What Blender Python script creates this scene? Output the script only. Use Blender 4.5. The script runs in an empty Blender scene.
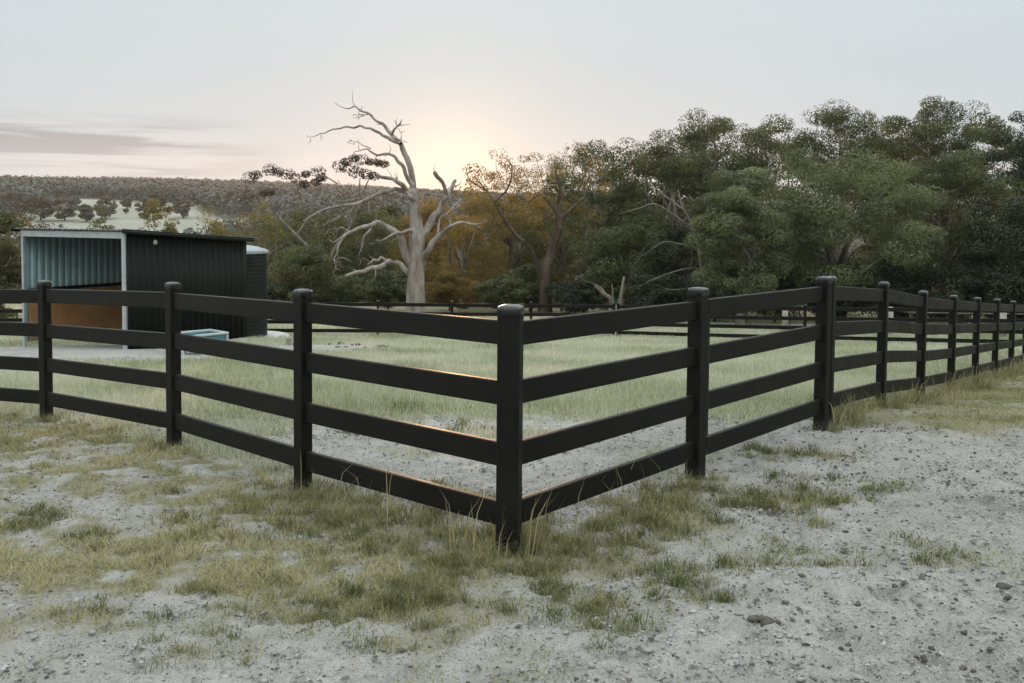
import bpy, bmesh, math
import numpy as np
from mathutils import Vector, Matrix

rng = np.random.default_rng(7)
scene = bpy.context.scene
COL = scene.collection
CAMZ = 1.9

# ------------------------------------------------------------------ camera model
PITCH, ROLL, SHIFT = math.radians(3.0), math.radians(0.5), -0.0755
FPX = 1024 * 35 / 36.0
CAM_R = np.array((Matrix.Rotation(math.pi / 2 - PITCH, 3, 'X') @ Matrix.Rotation(ROLL, 3, 'Z')))


def ray(u, v):
    d = CAM_R @ np.array([(u - 512) / FPX, (341.5 - v) / FPX + SHIFT * 1024 / FPX, -1.0])
    return d / d[1]


def at(u, v, y):
    """World point seen at (u, v) in the photo, y metres in front of the viewer."""
    d = ray(u, v) * y
    return np.array([d[0], d[1], d[2] + CAMZ])


# ------------------------------------------------------------------ noise and terrain
def vnoise(x, y, seed=0):
    x = np.asarray(x, float); y = np.asarray(y, float)
    xi = np.floor(x).astype(np.int64); yi = np.floor(y).astype(np.int64)
    fx = x - xi; fy = y - yi
    fx = fx * fx * fx * (fx * (fx * 6 - 15) + 10); fy = fy * fy * fy * (fy * (fy * 6 - 15) + 10)

    def h(a, b):
        n = (a * 374761393 + b * 668265263 + seed * 1274126177) & 0xFFFFFFFF
        n = ((n ^ (n >> 13)) * 1274126177) & 0xFFFFFFFF
        n = ((n ^ (n >> 16)) * 2246822519) & 0xFFFFFFFF
        return ((n ^ (n >> 15)) & 0xFFFFFF) / float(0xFFFFFF)
    a = h(xi, yi); b = h(xi + 1, yi); c = h(xi, yi + 1); d = h(xi + 1, yi + 1)
    return (a + (b - a) * fx) * (1 - fy) + (c + (d - c) * fx) * fy


def fbm(x, y, seed=0, octs=4, gain=0.5):
    s = 0; a = 1; t = 0
    ca, sa = math.cos(0.6), math.sin(0.6)
    for k in range(octs):
        s = s + a * vnoise(x, y, seed + k * 17); t += a
        x, y = (x * ca - y * sa) * 2.03 + 11.3, (x * sa + y * ca) * 2.03 + 4.7
        a *= gain
    return s / t


def sp(y, c, w):
    return w * np.logaddexp(0, (np.asarray(y, float) - c) / w)


def sstep(a, b, x):
    t = np.clip((np.asarray(x, float) - a) / (b - a), 0, 1)
    return t * t * (3 - 2 * t)


def gz(x, y):
    x = np.asarray(x, float); y = np.asarray(y, float)
    z = -0.10 * sp(y, 8, 1.3) + 0.055 * sp(y, 42, 4) - 0.105 * sp(y, 84, 8) + 0.24 * sp(y, 230, 25) \
        - 0.0595 * sp(y, 600, 50) - 0.065 * sp(y, 1500, 120)
    z = z + 0.11 * np.exp(-(((x - 3.4) / 2.2) ** 2 + ((y - 9.9) / 2.8) ** 2))
    z = z + 0.15 * np.exp(-(((x + 9) / 5.5) ** 2 + ((y - 23) / 5.5) ** 2))       # the shed's levelled pad
    far = sstep(200, 900, y)
    z = z + far * (14 * (fbm(x / 420, y / 420, 5, 3) - 0.5)) - far * 0.034 * np.clip(x + 300, 0, 700)
    return z


def seg_dist(x, y, pts):
    d = np.full(np.shape(x), 1e9)
    for (ax, ay), (bx, by) in zip(pts[:-1], pts[1:]):
        vx, vy = bx - ax, by - ay
        t = np.clip(((x - ax) * vx + (y - ay) * vy) / (vx * vx + vy * vy), 0, 1)
        d = np.minimum(d, np.hypot(x - ax - t * vx, y - ay - t * vy))
    return d


# near fence, from the photograph: (x, y) of each post
LEFT_POSTS = [(-11.6, 12.6), (-9.2, 11.95), (-6.9, 11.0), (-4.66, 9.90), (-2.865, 8.39), (-1.445, 6.86)]
CORNER = (-0.005, 5.54)
GATE_A, GATE_B = (1.36, 7.23), (2.845, 9.04)
R0 = np.array([2.98, 9.30]); RSTEP = np.array([1.125, 1.66])
RIGHT_POSTS = [tuple(R0 + RSTEP * k) for k in range(12)]
FENCE_L = LEFT_POSTS + [CORNER]
FENCE_R = [CORNER, GATE_A, GATE_B] + RIGHT_POSTS
FENCE_ALL = FENCE_L + FENCE_R[1:]
_fl = np.array([(-60, 20)] + FENCE_L + FENCE_R[1:] + [(60, 93)])


def inside(x, y):
    """1 inside the paddock (beyond the fence), 0 outside."""
    yl = np.interp(x, _fl[:, 0], _fl[:, 1])
    return (np.asarray(y) > yl).astype(float)


# (u, v, radius m, strength): tufts seen in the foreground of the photograph
TUFTS = [(400, 600, .34, 1.), (420, 612, .25, 1.), (378, 588, .2, .8), (585, 612, .26, .7), (600, 606, .16, .8), (690, 596, .2, .9),
         (672, 585, .14, .7), (530, 575, .22, 1.), (505, 560, .3, 1.), (560, 545, .4, .8), (610, 565, .3, .7), (450, 545, .5, .8),
         (640, 545, .25, .5), (700, 500, .4, .9), (740, 495, .4, .9), (790, 505, .35, .8), (830, 500, .22, .5), (770, 560, .35, .6),
         (820, 562, .25, .5), (885, 485, .2, .5), (960, 558, .3, .5), (200, 585, .2, .6), (195, 612, .2, .4), (250, 595, .3, .4),
         (320, 600, .25, .5), (340, 620, .35, .5), (30, 520, .25, .8), (15, 525, .2, .7), (100, 540, .25, .7), (190, 650, .25, .6),
         (240, 645, .2, .5), (330, 615, .2, .5), (340, 505, .9, .8), (290, 520, .8, .7), (400, 520, .9, .8), (240, 500, .8, .6),
         (760, 452, .3, .7), (820, 455, .3, .5), (600, 640, .15, .5), (450, 640, .15, .5), (650, 520, .45, .9), (600, 530, .45, .9),
         (820, 480, .3, .35), (590, 575, .2, .6), (470, 575, .3, .7), (660, 570, .2, .5), (545, 590, .2, .6), (95, 605, .2, .4)]
_tw = []
for (u, v, r, s) in TUFTS:
    d = ray(u, v); yy = -CAMZ / d[2]
    for _ in range(6):
        yy = (float(gz(d[0] * yy, yy)) - CAMZ) / d[2]
    _tw.append((d[0] * yy, yy, r, s))


def tuft_field(x, y):
    t = np.zeros(np.shape(x))
    for (a, b, r, s) in _tw:
        t = np.maximum(t, s * np.exp(-(((x - a) / (r * 1.25)) ** 2 + ((y - b) / r) ** 2)))
    return t


def cover(x, y):
    """How much of the ground grass hides, 0 to 1."""
    x = np.asarray(x, float); y = np.asarray(y, float)
    ins = inside(x, y)
    n1 = fbm(x / 1.3 + 3, y / 1.3, 21, 4); n2 = fbm(x / 0.35, y / 0.35, 33, 3)
    dl = seg_dist(x, y, FENCE_L); dr = seg_dist(x, y, [CORNER, GATE_A]); dg = seg_dist(x, y, RIGHT_POSTS)
    # outside, left of the corner: yellow turf that thins out towards the viewer
    left = sstep(1.2, -0.8, x) * np.clip(1.0 - 0.15 * np.maximum(dl - 0.9, 0), 0, 1) * sstep(2.9, 5.6, y - 0.14 * x * 0 + 0.25 * (n1 - .5) * 4)
    br = fbm(x / 0.17 + 5, y / 0.17, 37, 3)
    left = left * np.clip(.30 + 2.6 * (br - .37) + .5 * (n1 - .45), 0, 1.1)
    right_strip = 0.9 * sstep(0.55, 0.10, dr) * np.clip(.2 + 2.4 * (br - .33), 0, 1.1)
    verge = sstep(8.3, 9.6, y + 1.6 * (n1 - .5) - 0.02 * (x - 3)) * sstep(2.4, 3.6, x) * 0.92
    corner = 0.75 * np.exp(-((x - CORNER[0]) ** 2 / .5 + (y - CORNER[1] + .15) ** 2 / .25))
    out = np.maximum(np.maximum(left, right_strip), np.maximum(verge, corner))
    out = np.maximum(out * np.clip(0.62 + 1.5 * (n1 - 0.36), 0.0, 1.3), tuft_field(x, y) * np.clip(.15 + 2.0 * (n2 - .30), 0, 1))
    # inside: bare sand behind the corner, then long field grass
    fld = sstep(8.6, 11.8, y + 3.2 * (n1 - .5) + 0.10 * np.abs(x - 0.5)) * 0.97
    fld = np.maximum(fld, 0.55 * sstep(0.55, 0.1, dl) * n1 * 1.6)
    fld = np.maximum(fld, 0.55 * sstep(0.40, 0.62, n1))
    sl = (x + 8.75) * -.8658 + (y - 22.5) * .5004; sdp = (x + 8.75) * .5004 + (y - 22.5) * .8658
    dirt = 1.2 * ((sl > -.3) & (sl < 4.0) & (sdp > -1.2) & (sdp < 3.9)) + np.exp(-(((x + 9.3) / 4.9) ** 2 + ((y - 22.0) / 4.3) ** 2) ** 2) + 0.8 * np.exp(-(((x + 5.6) / 2.2) ** 2 + ((y - 26.5) / 3) ** 2) ** 2) \
        + 0.55 * np.exp(-(((x + 4.2) / 2.2) ** 2 + ((y - 29) / 2.2) ** 2))
    fld = fld * np.clip(1 - 1.05 * dirt, 0, 1)
    fld = fld * np.where(dg < 0.4, 1.0, 1.0)
    c = np.where(ins > .5, fld, out)
    return np.clip(c, 0, 1)


# ------------------------------------------------------------------ object helpers
def tag(o, label=None, cat=None, group=None, kind=None):
    if label: o['label'] = label
    if cat: o['category'] = cat
    if group: o['group'] = group
    if kind: o['kind'] = kind
    return o


def thing(name, label, cat, loc, group=None):
    o = bpy.data.objects.new(name, None); COL.objects.link(o)
    o.location = [float(c) for c in loc]; o.empty_display_size = 0.3
    return tag(o, label, cat, group)


def link(name, me, mats, parent=None, smooth=False):
    if not isinstance(mats, (list, tuple)): mats = [mats]
    for m in mats: me.materials.append(m)
    if smooth: me.shade_smooth()
    o = bpy.data.objects.new(name, me); COL.objects.link(o)
    if parent is not None: o.parent = parent
    return o


def np_mesh(name, V, F, mi=None):
    """Mesh from an (n,3) array and an (m,k) array of faces of equal size."""
    me = bpy.data.meshes.new(name)
    V = np.ascontiguousarray(V, np.float32); F = np.ascontiguousarray(F, np.int32)
    m, k = F.shape
    me.vertices.add(len(V)); me.vertices.foreach_set('co', V.ravel())
    me.loops.add(m * k); me.loops.foreach_set('vertex_index', F.ravel())
    me.polygons.add(m); me.polygons.foreach_set('loop_start', np.arange(0, m * k, k, dtype=np.int32))
    if mi is not None: me.polygons.foreach_set('material_index', np.asarray(mi, np.int32))
    me.update(calc_edges=True); me.validate()
    return me


def set_attr(me, name, vals):
    a = me.attributes.new(name, 'FLOAT', 'POINT'); a.data.foreach_set('value', np.asarray(vals, np.float32))


def bm_mesh(name, bm):
    me = bpy.data.meshes.new(name); bm.normal_update(); bm.to_mesh(me); bm.free(); return me


def box_bm(bm, size, mat=Matrix(), bevel=0.0, seg=2):
    """A bevelled box of the given size about its own centre, moved by mat."""
    r = bmesh.ops.create_cube(bm, size=1.0)
    bmesh.ops.scale(bm, verts=r['verts'], vec=size)
    vs = r['verts']
    if bevel > 0:
        es = list({e for v in vs for e in v.link_edges})
        b = bmesh.ops.bevel(bm, geom=es, offset=bevel, segments=seg, affect='EDGES', profile=0.5)
        vs = list({v for f in b['faces'] for v in f.verts} | {v for v in vs if v.is_valid})
    seen = set(); stack = list(vs); allv = []
    while stack:
        v = stack.pop()
        if v in seen: continue
        seen.add(v); allv.append(v)
        stack.extend(e.other_vert(v) for e in v.link_edges)
    bmesh.ops.transform(bm, matrix=mat, verts=allv)
    return allv


def frame(p, q, up=Vector((0, 0, 1))):
    """Matrix with X along p->q, Z near up, origin at the middle; and the length."""
    p = Vector(p); q = Vector(q); x = (q - p); L = x.length; x.normalize()
    y = up.cross(x).normalized(); z = x.cross(y)
    m = Matrix((x, y, z)).transposed().to_4x4(); m.translation = (p + q) / 2
    return m, L


def catmull(P, n):
    P = np.asarray(P, float); out = []
    Q = np.vstack([2 * P[0] - P[1], P, 2 * P[-1] - P[-2]])
    for i in range(1, len(Q) - 2):
        for t in np.arange(n) / n:
            a, b, c, d = Q[i - 1], Q[i], Q[i + 1], Q[i + 2]
            out.append(.5 * ((2 * b) + (c - a) * t + (2 * a - 5 * b + 4 * c - d) * t * t + (3 * b - a - 3 * c + d) * t ** 3))
    out.append(Q[-2])
    return np.array(out)


def tube(P, R, sides=8, sub=4, wob=0.0, seed=0):
    """Vertices and quads of a tapering tube along a smoothed polyline; pointed at its end."""
    P = np.asarray(P, float); R = np.asarray(R, float)
    if sub > 1:
        PR = catmull(np.hstack([P, R[:, None]]), sub); C = PR[:, :3]; r = np.maximum(PR[:, 3], 0.004)
    else:
        C, r = P, R
    n = len(C); T = np.gradient(C, axis=0); T /= np.linalg.norm(T, axis=1)[:, None] + 1e-9
    ref = np.array([0.3, 1, 0.1]) if abs(T[0][2]) > .7 else np.array([0.1, 0.2, 1.])
    N = np.cross(T[0], ref); N /= np.linalg.norm(N)
    V = []
    g = np.random.default_rng(seed + 1)
    ph = g.uniform(0, 6.28, 3)
    for i in range(n):
        N = N - T[i] * N.dot(T[i]); N /= np.linalg.norm(N) + 1e-9
        B = np.cross(T[i], N)
        a = np.arange(sides) / sides * 2 * np.pi
        w = 1 + wob * (np.sin(3 * a + ph[0] + i * .5) * .6 + np.sin(2 * a + ph[1] - i * .33) * .6 + g.normal(0, .3, sides))
        V.append(C[i] + (r[i] * w)[:, None] * (np.cos(a)[:, None] * N + np.sin(a)[:, None] * B))
    V = np.vstack(V); F = []
    j = np.arange(sides); k = (j + 1) % sides
    for i in range(n - 1):
        F.append(np.stack([i * sides + j, i * sides + k, (i + 1) * sides + k, (i + 1) * sides + j], 1))
    e = len(V); V = np.vstack([V, C[-1] + T[-1] * r[-1] * .6])
    F.append(np.stack([(n - 1) * sides + j, (n - 1) * sides + k, np.full(sides, e), np.full(sides, e)], 1))
    return V, np.vstack(F)


def tubes_mesh(name, parts):
    V = []; F = []; o = 0
    for v, f in parts: V.append(v); F.append(f + o); o += len(v)
    V = np.vstack(V); F = np.vstack(F)
    me = bpy.data.meshes.new(name)
    tri = F[:, 2] == F[:, 3]
    me.from_pydata([tuple(p) for p in V], [], [tuple(f[:3]) if t else tuple(f) for f, t in zip(F.tolist(), tri)])
    me.update()
    return me


# ------------------------------------------------------------------ materials
def new_mat(name):
    m = bpy.data.materials.new(name); m.use_nodes = True
    nt = m.node_tree; nt.nodes.clear()
    out = nt.nodes.new('ShaderNodeOutputMaterial')
    return m, nt, out


def nd(nt, t, **kw):
    n = nt.nodes.new(t)
    for k, v in kw.items():
        if k in n.inputs: n.inputs[k].default_value = v
        else: setattr(n, k, v)
    return n


def ramp(nt, fac, stops):
    r = nt.nodes.new('ShaderNodeValToRGB'); el = r.color_ramp.elements
    while len(el) < len(stops): el.new(0.5)
    for e, (p, c) in zip(el, stops): e.position = p; e.color = (*c, 1)
    nt.links.new(fac, r.inputs['Fac'])
    return r.outputs['Color']


def mixc(nt, fac, a, b, mode='MIX'):
    m = nt.nodes.new('ShaderNodeMix'); m.data_type = 'RGBA'; m.blend_type = mode
    for s, v in ((m.inputs['Factor'], fac), (m.inputs['A'], a), (m.inputs['B'], b)):
        if isinstance(v, bpy.types.NodeSocket): nt.links.new(v, s)
        elif isinstance(v, tuple): s.default_value = (*v, 1)
        else: s.default_value = v
    return m.outputs['Result']


def noise(nt, scale, detail=4, rough=.55, vec=None, dist=0.0):
    n = nd(nt, 'ShaderNodeTexNoise', Scale=scale, Detail=detail, Roughness=rough, Distortion=dist)
    if vec is None:
        g = nt.nodes.new('ShaderNodeNewGeometry'); vec = g.outputs['Position']
    nt.links.new(vec, n.inputs['Vector'])
    return n.outputs['Fac']


def mapr(nt, val, a, b, c=0., d=1.):
    m = nd(nt, 'ShaderNodeMapRange'); m.inputs[1].default_value = a; m.inputs[2].default_value = b
    m.inputs[3].default_value = c; m.inputs[4].default_value = d
    nt.links.new(val, m.inputs[0]); return m.outputs[0]


def bump(nt, h, strength=.3, dist=.02):
    b = nd(nt, 'ShaderNodeBump', Strength=strength, Distance=dist); nt.links.new(h, b.inputs['Height']); return b.outputs['Normal']


def principled(nt, out, col, rough=.6, normal=None, metal=0., spec=.5):
    p = nd(nt, 'ShaderNodeBsdfPrincipled'); p.inputs['Metallic'].default_value = metal
    p.inputs['Specular IOR Level'].default_value = spec
    if isinstance(col, bpy.types.NodeSocket): nt.links.new(col, p.inputs['Base Color'])
    else: p.inputs['Base Color'].default_value = (*col, 1)
    if isinstance(rough, bpy.types.NodeSocket): nt.links.new(rough, p.inputs['Roughness'])
    else: p.inputs['Roughness'].default_value = rough
    if normal is not None: nt.links.new(normal, p.inputs['Normal'])
    nt.links.new(p.outputs['BSDF'], out.inputs['Surface'])
    return p


def attr(nt, name):
    a = nd(nt, 'ShaderNodeAttribute'); a.attribute_name = name; return a.outputs['Fac']


def simple(name, a, b, scale=6, rough=.6, bmp=.15, metal=0., spec=.5, detail=5):
    m, nt, out = new_mat(name)
    n = noise(nt, scale, detail)
    principled(nt, out, ramp(nt, n, [(.3, a), (.7, b)]), mapr(nt, n, .3, .7, rough - .08, rough + .08), bump(nt, noise(nt, scale * 6, 3), bmp, .01), metal, spec)
    return m


def mat_fence(name, mud=False):
    m, nt, out = new_mat(name)
    n = noise(nt, 3.0, 5); f = noise(nt, 60, 3)
    tc = nt.nodes.new('ShaderNodeTexCoord'); mp = nd(nt, 'ShaderNodeMapping'); mp.inputs['Scale'].default_value = (2, 2, 60)
    nt.links.new(tc.outputs['Object'], mp.inputs['Vector'])
    grain = noise(nt, 3, 4, .6, mp.outputs['Vector'])
    c = ramp(nt, n, [(.3, (.0060, .0058, .0045)), (.7, (.0120, .0108, .0082))])
    c = mixc(nt, mapr(nt, f, .62, .8, 0, .5), c, (.022, .020, .017))
    if mud:
        sz = nt.nodes.new('ShaderNodeSeparateXYZ'); nt.links.new(tc.outputs['Generated'], sz.inputs[0])
        lim = nd(nt, 'ShaderNodeMath', operation='MULTIPLY_ADD'); nt.links.new(noise(nt, 22, 4), lim.inputs[0]); lim.inputs[1].default_value = -.22; nt.links.new(sz.outputs['Z'], lim.inputs[2])
        c = mixc(nt, mapr(nt, lim.outputs[0], .05, -.05, 0, .35), c, (.12, .11, .09))
    principled(nt, out, c, mapr(nt, n, .3, .7, .46, .60), bump(nt, grain, .10, .004), spec=.17)
    return m


def mat_leaf(name, dark, mid, light, trans=.35):
    m, nt, out = new_mat(name)
    t = attr(nt, 'tint')
    c = ramp(nt, t, [(.0, dark), (.5, mid), (1., light)])
    c = mixc(nt, mapr(nt, noise(nt, .45, 3), .35, .65, 0, .55), c, mid, 'MIX')
    d = nd(nt, 'ShaderNodeBsdfPrincipled', Roughness=.5); d.inputs['Specular IOR Level'].default_value = .35
    tr = nd(nt, 'ShaderNodeBsdfTranslucent')
    nt.links.new(c, d.inputs['Base Color'])
    nt.links.new(mixc(nt, 1.0, c, (1.5, 1.35, .75), 'MULTIPLY'), tr.inputs['Color'])
    mx = nd(nt, 'ShaderNodeMixShader'); mx.inputs[0].default_value = trans
    nt.links.new(d.outputs[0], mx.inputs[1]); nt.links.new(tr.outputs[0], mx.inputs[2]); nt.links.new(mx.outputs[0], out.inputs['Surface'])
    return m


def mat_bark(name, a, b, c, scale=1.5):
    m, nt, out = new_mat(name)
    tc = nt.nodes.new('ShaderNodeNewGeometry'); mp = nd(nt, 'ShaderNodeMapping'); mp.inputs['Scale'].default_value = (1, 1, .35)
    nt.links.new(tc.outputs['Position'], mp.inputs['Vector'])
    n = noise(nt, scale, 6, .65, mp.outputs['Vector']); n2 = noise(nt, scale * 6, 4, .6, mp.outputs['Vector'])
    col = ramp(nt, n, [(.3, a), (.5, b), (.72, c)])
    col = mixc(nt, mapr(nt, n2, .55, .75, 0, .55), col, a)
    principled(nt, out, col, .85, bump(nt, n2, .6, .06), spec=.2)
    return m


M = {}
M['fence'] = mat_fence('fence_black_brown'); M['post'] = mat_fence('post_black_brown', True)
M['cap'] = simple('cap_black', (.012, .013, .013), (.02, .021, .02), 8, .30, .05)
M['iron'] = simple('black_iron', (.012, .012, .012), (.03, .028, .025), 20, .5, .1, .6)
M['leaf_green'] = mat_leaf('leaf_olive_green', (.030, .038, .014), (.066, .078, .029), (.135, .145, .060))
M['leaf_grey'] = mat_leaf('leaf_grey_green', (.045, .056, .026), (.110, .128, .062), (.215, .235, .125))
M['leaf_gold'] = mat_leaf('leaf_olive_gold', (.055, .055, .020), (.115, .108, .040), (.20, .175, .07), .5)
M['leaf_dark'] = mat_leaf('leaf_deep_green', (.013, .019, .009), (.028, .037, .016), (.058, .070, .030))
M['leaf_rust_glow'] = mat_leaf('leaf_bronze_sunglow', (.075, .060, .022), (.165, .122, .044), (.28, .19, .075), .6)  # bronze leaves, with sun glow put into the colour as extra orange
M['leaf_hang'] = mat_leaf('leaf_hanging_bronze', (.030, .021, .010), (.055, .036, .017), (.095, .058, .026), .2)
M['leaf_wood'] = mat_leaf('leaf_ridge', (.060, .064, .055), (.070, .074, .062), (.081, .085, .070), .15)
M['leaf_far'] = mat_leaf('leaf_far_olive', (.055, .050, .032), (.085, .074, .045), (.125, .105, .062), .2)
M['bark_pale'] = mat_bark('bark_silver', (.13, .10, .082), (.27, .23, .20), (.44, .39, .355), 2.2)
M['bark_dark'] = mat_bark('bark_brown', (.035, .026, .02), (.08, .058, .042), (.15, .11, .08), 2)
M['bark_mid'] = mat_bark('bark_grey', (.09, .075, .06), (.18, .155, .13), (.30, .27, .235), 2)


def mat_ground():
    m, nt, out = new_mat('sandy_soil_and_turf')
    g = attr(nt, 'grass'); wet = attr(nt, 'damp')
    big = noise(nt, .55, 5, .6); mid = noise(nt, 5, 5, .62); fine = noise(nt, 38, 4, .65); grit = noise(nt, 130, 3, .7)
    sand = ramp(nt, mid, [(.25, (.36, .345, .315)), (.5, (.51, .495, .465)), (.78, (.62, .605, .57))])
    sand = mixc(nt, mapr(nt, big, .38, .62, 0, .5), sand, (.44, .42, .365))
    sand = mixc(nt, mapr(nt, fine, .45, .35, 0, .6), sand, (.22, .205, .175))
    sand = mixc(nt, mapr(nt, grit, .46, .35, 0, .65), sand, (.15, .14, .12))
    sand = mixc(nt, mapr(nt, noise(nt, 14, 4, .7), .60, .72, 0, .5), sand, (.24, .215, .16))
    turf = ramp(nt, fine, [(.3, (.13, .12, .06)), (.5, (.26, .24, .135)), (.72, (.40, .365, .24))])
    edge = nd(nt, 'ShaderNodeMath', operation='ADD'); nt.links.new(g, edge.inputs[0])
    nt.links.new(mapr(nt, fine, .3, .7, -.22, .22), edge.inputs[1])
    col = mixc(nt, mapr(nt, edge.outputs[0], .18, .75, 0, .92), sand, turf)
    col = mixc(nt, wet, col, (.26, .24, .205))
    h = nd(nt, 'ShaderNodeMath', operation='MULTIPLY_ADD'); nt.links.new(mid, h.inputs[0]); h.inputs[1].default_value = 1.6; nt.links.new(fine, h.inputs[2])
    h2 = nd(nt, 'ShaderNodeMath', operation='MULTIPLY_ADD'); nt.links.new(grit, h2.inputs[0]); h2.inputs[1].default_value = .35; nt.links.new(h.outputs[0], h2.inputs[2])
    principled(nt, out, col, .92, bump(nt, h2.outputs[0], 1.0, .05), spec=.2)
    return m


def mat_hills():
    m, nt, out = new_mat('pasture_and_scrub')
    w = attr(nt, 'wood')
    n = noise(nt, .02, 5, .6); f = noise(nt, .3, 4)
    grass = ramp(nt, n, [(.3, (.24, .237, .185)), (.5, (.29, .285, .23)), (.7, (.34, .33, .275))])
    scrub = ramp(nt, f, [(.3, (.03, .034, .02)), (.7, (.085, .08, .045))])
    principled(nt, out, mixc(nt, w, grass, scrub), .95, spec=.1)
    return m


def mat_grass(name, cols):
    m, nt, out = new_mat(name)
    t = attr(nt, 'tint')
    c = ramp(nt, t, [(i / (len(cols) - 1), k) for i, k in enumerate(cols)])
    d = nd(nt, 'ShaderNodeBsdfDiffuse'); tr = nd(nt, 'ShaderNodeBsdfTranslucent')
    nt.links.new(c, d.inputs['Color']); nt.links.new(c, tr.inputs['Color'])
    mx = nd(nt, 'ShaderNodeMixShader'); mx.inputs[0].default_value = .35
    nt.links.new(d.outputs[0], mx.inputs[1]); nt.links.new(tr.outputs[0], mx.inputs[2]); nt.links.new(mx.outputs[0], out.inputs['Surface'])
    return m


M['ground'] = mat_ground(); M['hills'] = mat_hills()
M['turf'] = mat_grass('short_turf', [(.15, .16, .07), (.27, .275, .12), (.40, .375, .19), (.50, .45, .27), (.58, .52, .37)])
M['field'] = mat_grass('field_grass', [(.28, .30, .17), (.41, .43, .28), (.53, .54, .39), (.62, .60, .47), (.68, .63, .52)])
M['tuft'] = mat_grass('lush_tuft', [(.11, .122, .055), (.20, .205, .098), (.30, .285, .15), (.41, .37, .21), (.53, .47, .31)])
M['pebble'] = simple('stone_and_clod', (.16, .155, .145), (.46, .455, .44), 5, .9, .3, spec=.2)
M['litter'] = simple('dry_litter', (.055, .050, .043), (.16, .145, .12), 9, .9, .1, spec=.1)
M['shed_dark'] = simple('steel_dark_green', (.007, .011, .009), (.011, .015, .013), 1.2, .5, .03, .0, .08)
M['shed_pale'] = simple('steel_backing_teal', (.31, .46, .48), (.40, .55, .57), 1.0, .45, .03, .0, .5)
M['galv'] = simple('galvanised_steel', (.38, .41, .42), (.50, .53, .53), 5, .42, .05, .35)
M['ply'] = simple('kick_board_timber', (.27, .135, .055), (.40, .21, .085), 2.5, .7, .2)
M['roof'] = simple('roof_sheet', (.08, .09, .09), (.16, .17, .17), 2, .4, .05, .4)
M['tank'] = simple('tank_dark_green', (.009, .013, .012), (.016, .021, .019), 2, .45, .03, 0., .12)
M['tank_top'] = simple('tank_pale_lid', (.2, .22, .23), (.28, .30, .30), 3, .4, .03)
M['concrete'] = simple('pad_concrete', (.42, .41, .385), (.55, .54, .51), 3, .9, .3)
M['teal'] = simple('trough_teal', (.05, .17, .19), (.08, .22, .24), 4, .45, .04)
M['white_metal'] = simple('trough_white_frame', (.40, .44, .44), (.54, .57, .56), 6, .4, .03)
M['timber'] = simple('weathered_timber', (.22, .195, .16), (.38, .34, .28), 4, .85, .3)
M['wire'] = simple('fence_wire', (.25, .25, .24), (.4, .4, .38), 8, .4, .02, .8)


# ------------------------------------------------------------------ ground and hills
def make_ground():
    ys = [-40, -15, -6, -2, 0, 1.0, 1.8]
    y = 2.4
    while y < 14: ys.append(y); y *= 1.0062
    while y < 150: ys.append(y); y *= 1.017
    ys.append(150.0); ys = np.array(ys)
    s = np.linspace(-1, 1, 640)
    ext = np.array([1.06, 1.2, 1.5, 2, 3, 5, 9, 16])
    s = np.concatenate([-ext[::-1], s, ext])
    w = 0.70 * np.maximum(ys, 3) + 2.0
    X = s[None, :] * w[:, None]; X = np.sign(X) * np.minimum(np.abs(X), 400 + np.abs(s)[None, :] * 5)
    Y = np.repeat(ys[:, None], len(s), 1)
    # ragged rows so no line of the grid shows
    Z = gz(X, Y)
    G = cover(X, Y)
    near = sstep(30, 10, Y) * (np.abs(s)[None, :] < 1.1)
    bare = (1 - .6 * G) * near
    rough = (fbm(X / .55, Y / .55, 2, 3) - .5) * .035 + (fbm(X / .14, Y / .14, 8, 3) - .5) * .040 + (fbm(X / .05, Y / .05, 12, 2) - .5) * .026
    hoof = np.clip(fbm(X / .19 + 7, Y / .19, 77, 2) - .60, 0, 1) * .16
    churn = 1 + .7 * sstep(.8, 2.4, X) * sstep(.35, .6, fbm(X / 1.1, Y / 1.1, 19, 3))
    Z = Z + bare * (rough * churn - hoof * churn) + near * G * (fbm(X / .3, Y / .3, 15, 3) - .45) * .025
    damp = np.clip((fbm(X / 1.6, Y / 1.6, 51, 3) - .56) * 3, 0, .35) * (1 - G)
    n, k = X.shape
    V = np.stack([X, Y, Z], 2).reshape(-1, 3)
    idx = np.arange(n * k).reshape(n, k)
    F = np.stack([idx[:-1, :-1], idx[:-1, 1:], idx[1:, 1:], idx[1:, :-1]], 2).reshape(-1, 4)
    me = np_mesh('ground', V, F); set_attr(me, 'grass', G.ravel()); set_attr(me, 'damp', damp.ravel())
    o = link('ground', me, M['ground'], smooth=True); tag(o, kind='structure')


def wood_mask(x, y):
    """Where the far hillside is wooded."""
    n = fbm(x / 160, y / 160, 61, 4)
    ridge = sstep(640, 690, y + 260 * (n - .5) - .10 * np.clip(-x - 250, 0, 200))
    q = x / y + .05 * (n - .5)
    clear = sstep(-.478, -.462, q) * sstep(-.300, -.318, q)
    low = sstep(.40, .50, n + .10 * (q > -.31)) * (1 - clear * sstep(330, 480, y)) * (y < 960)
    gully = sstep(330, 260, y + 90 * (n - .5))
    return np.clip(np.maximum(np.maximum(ridge, low), gully), 0, 1)


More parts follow.
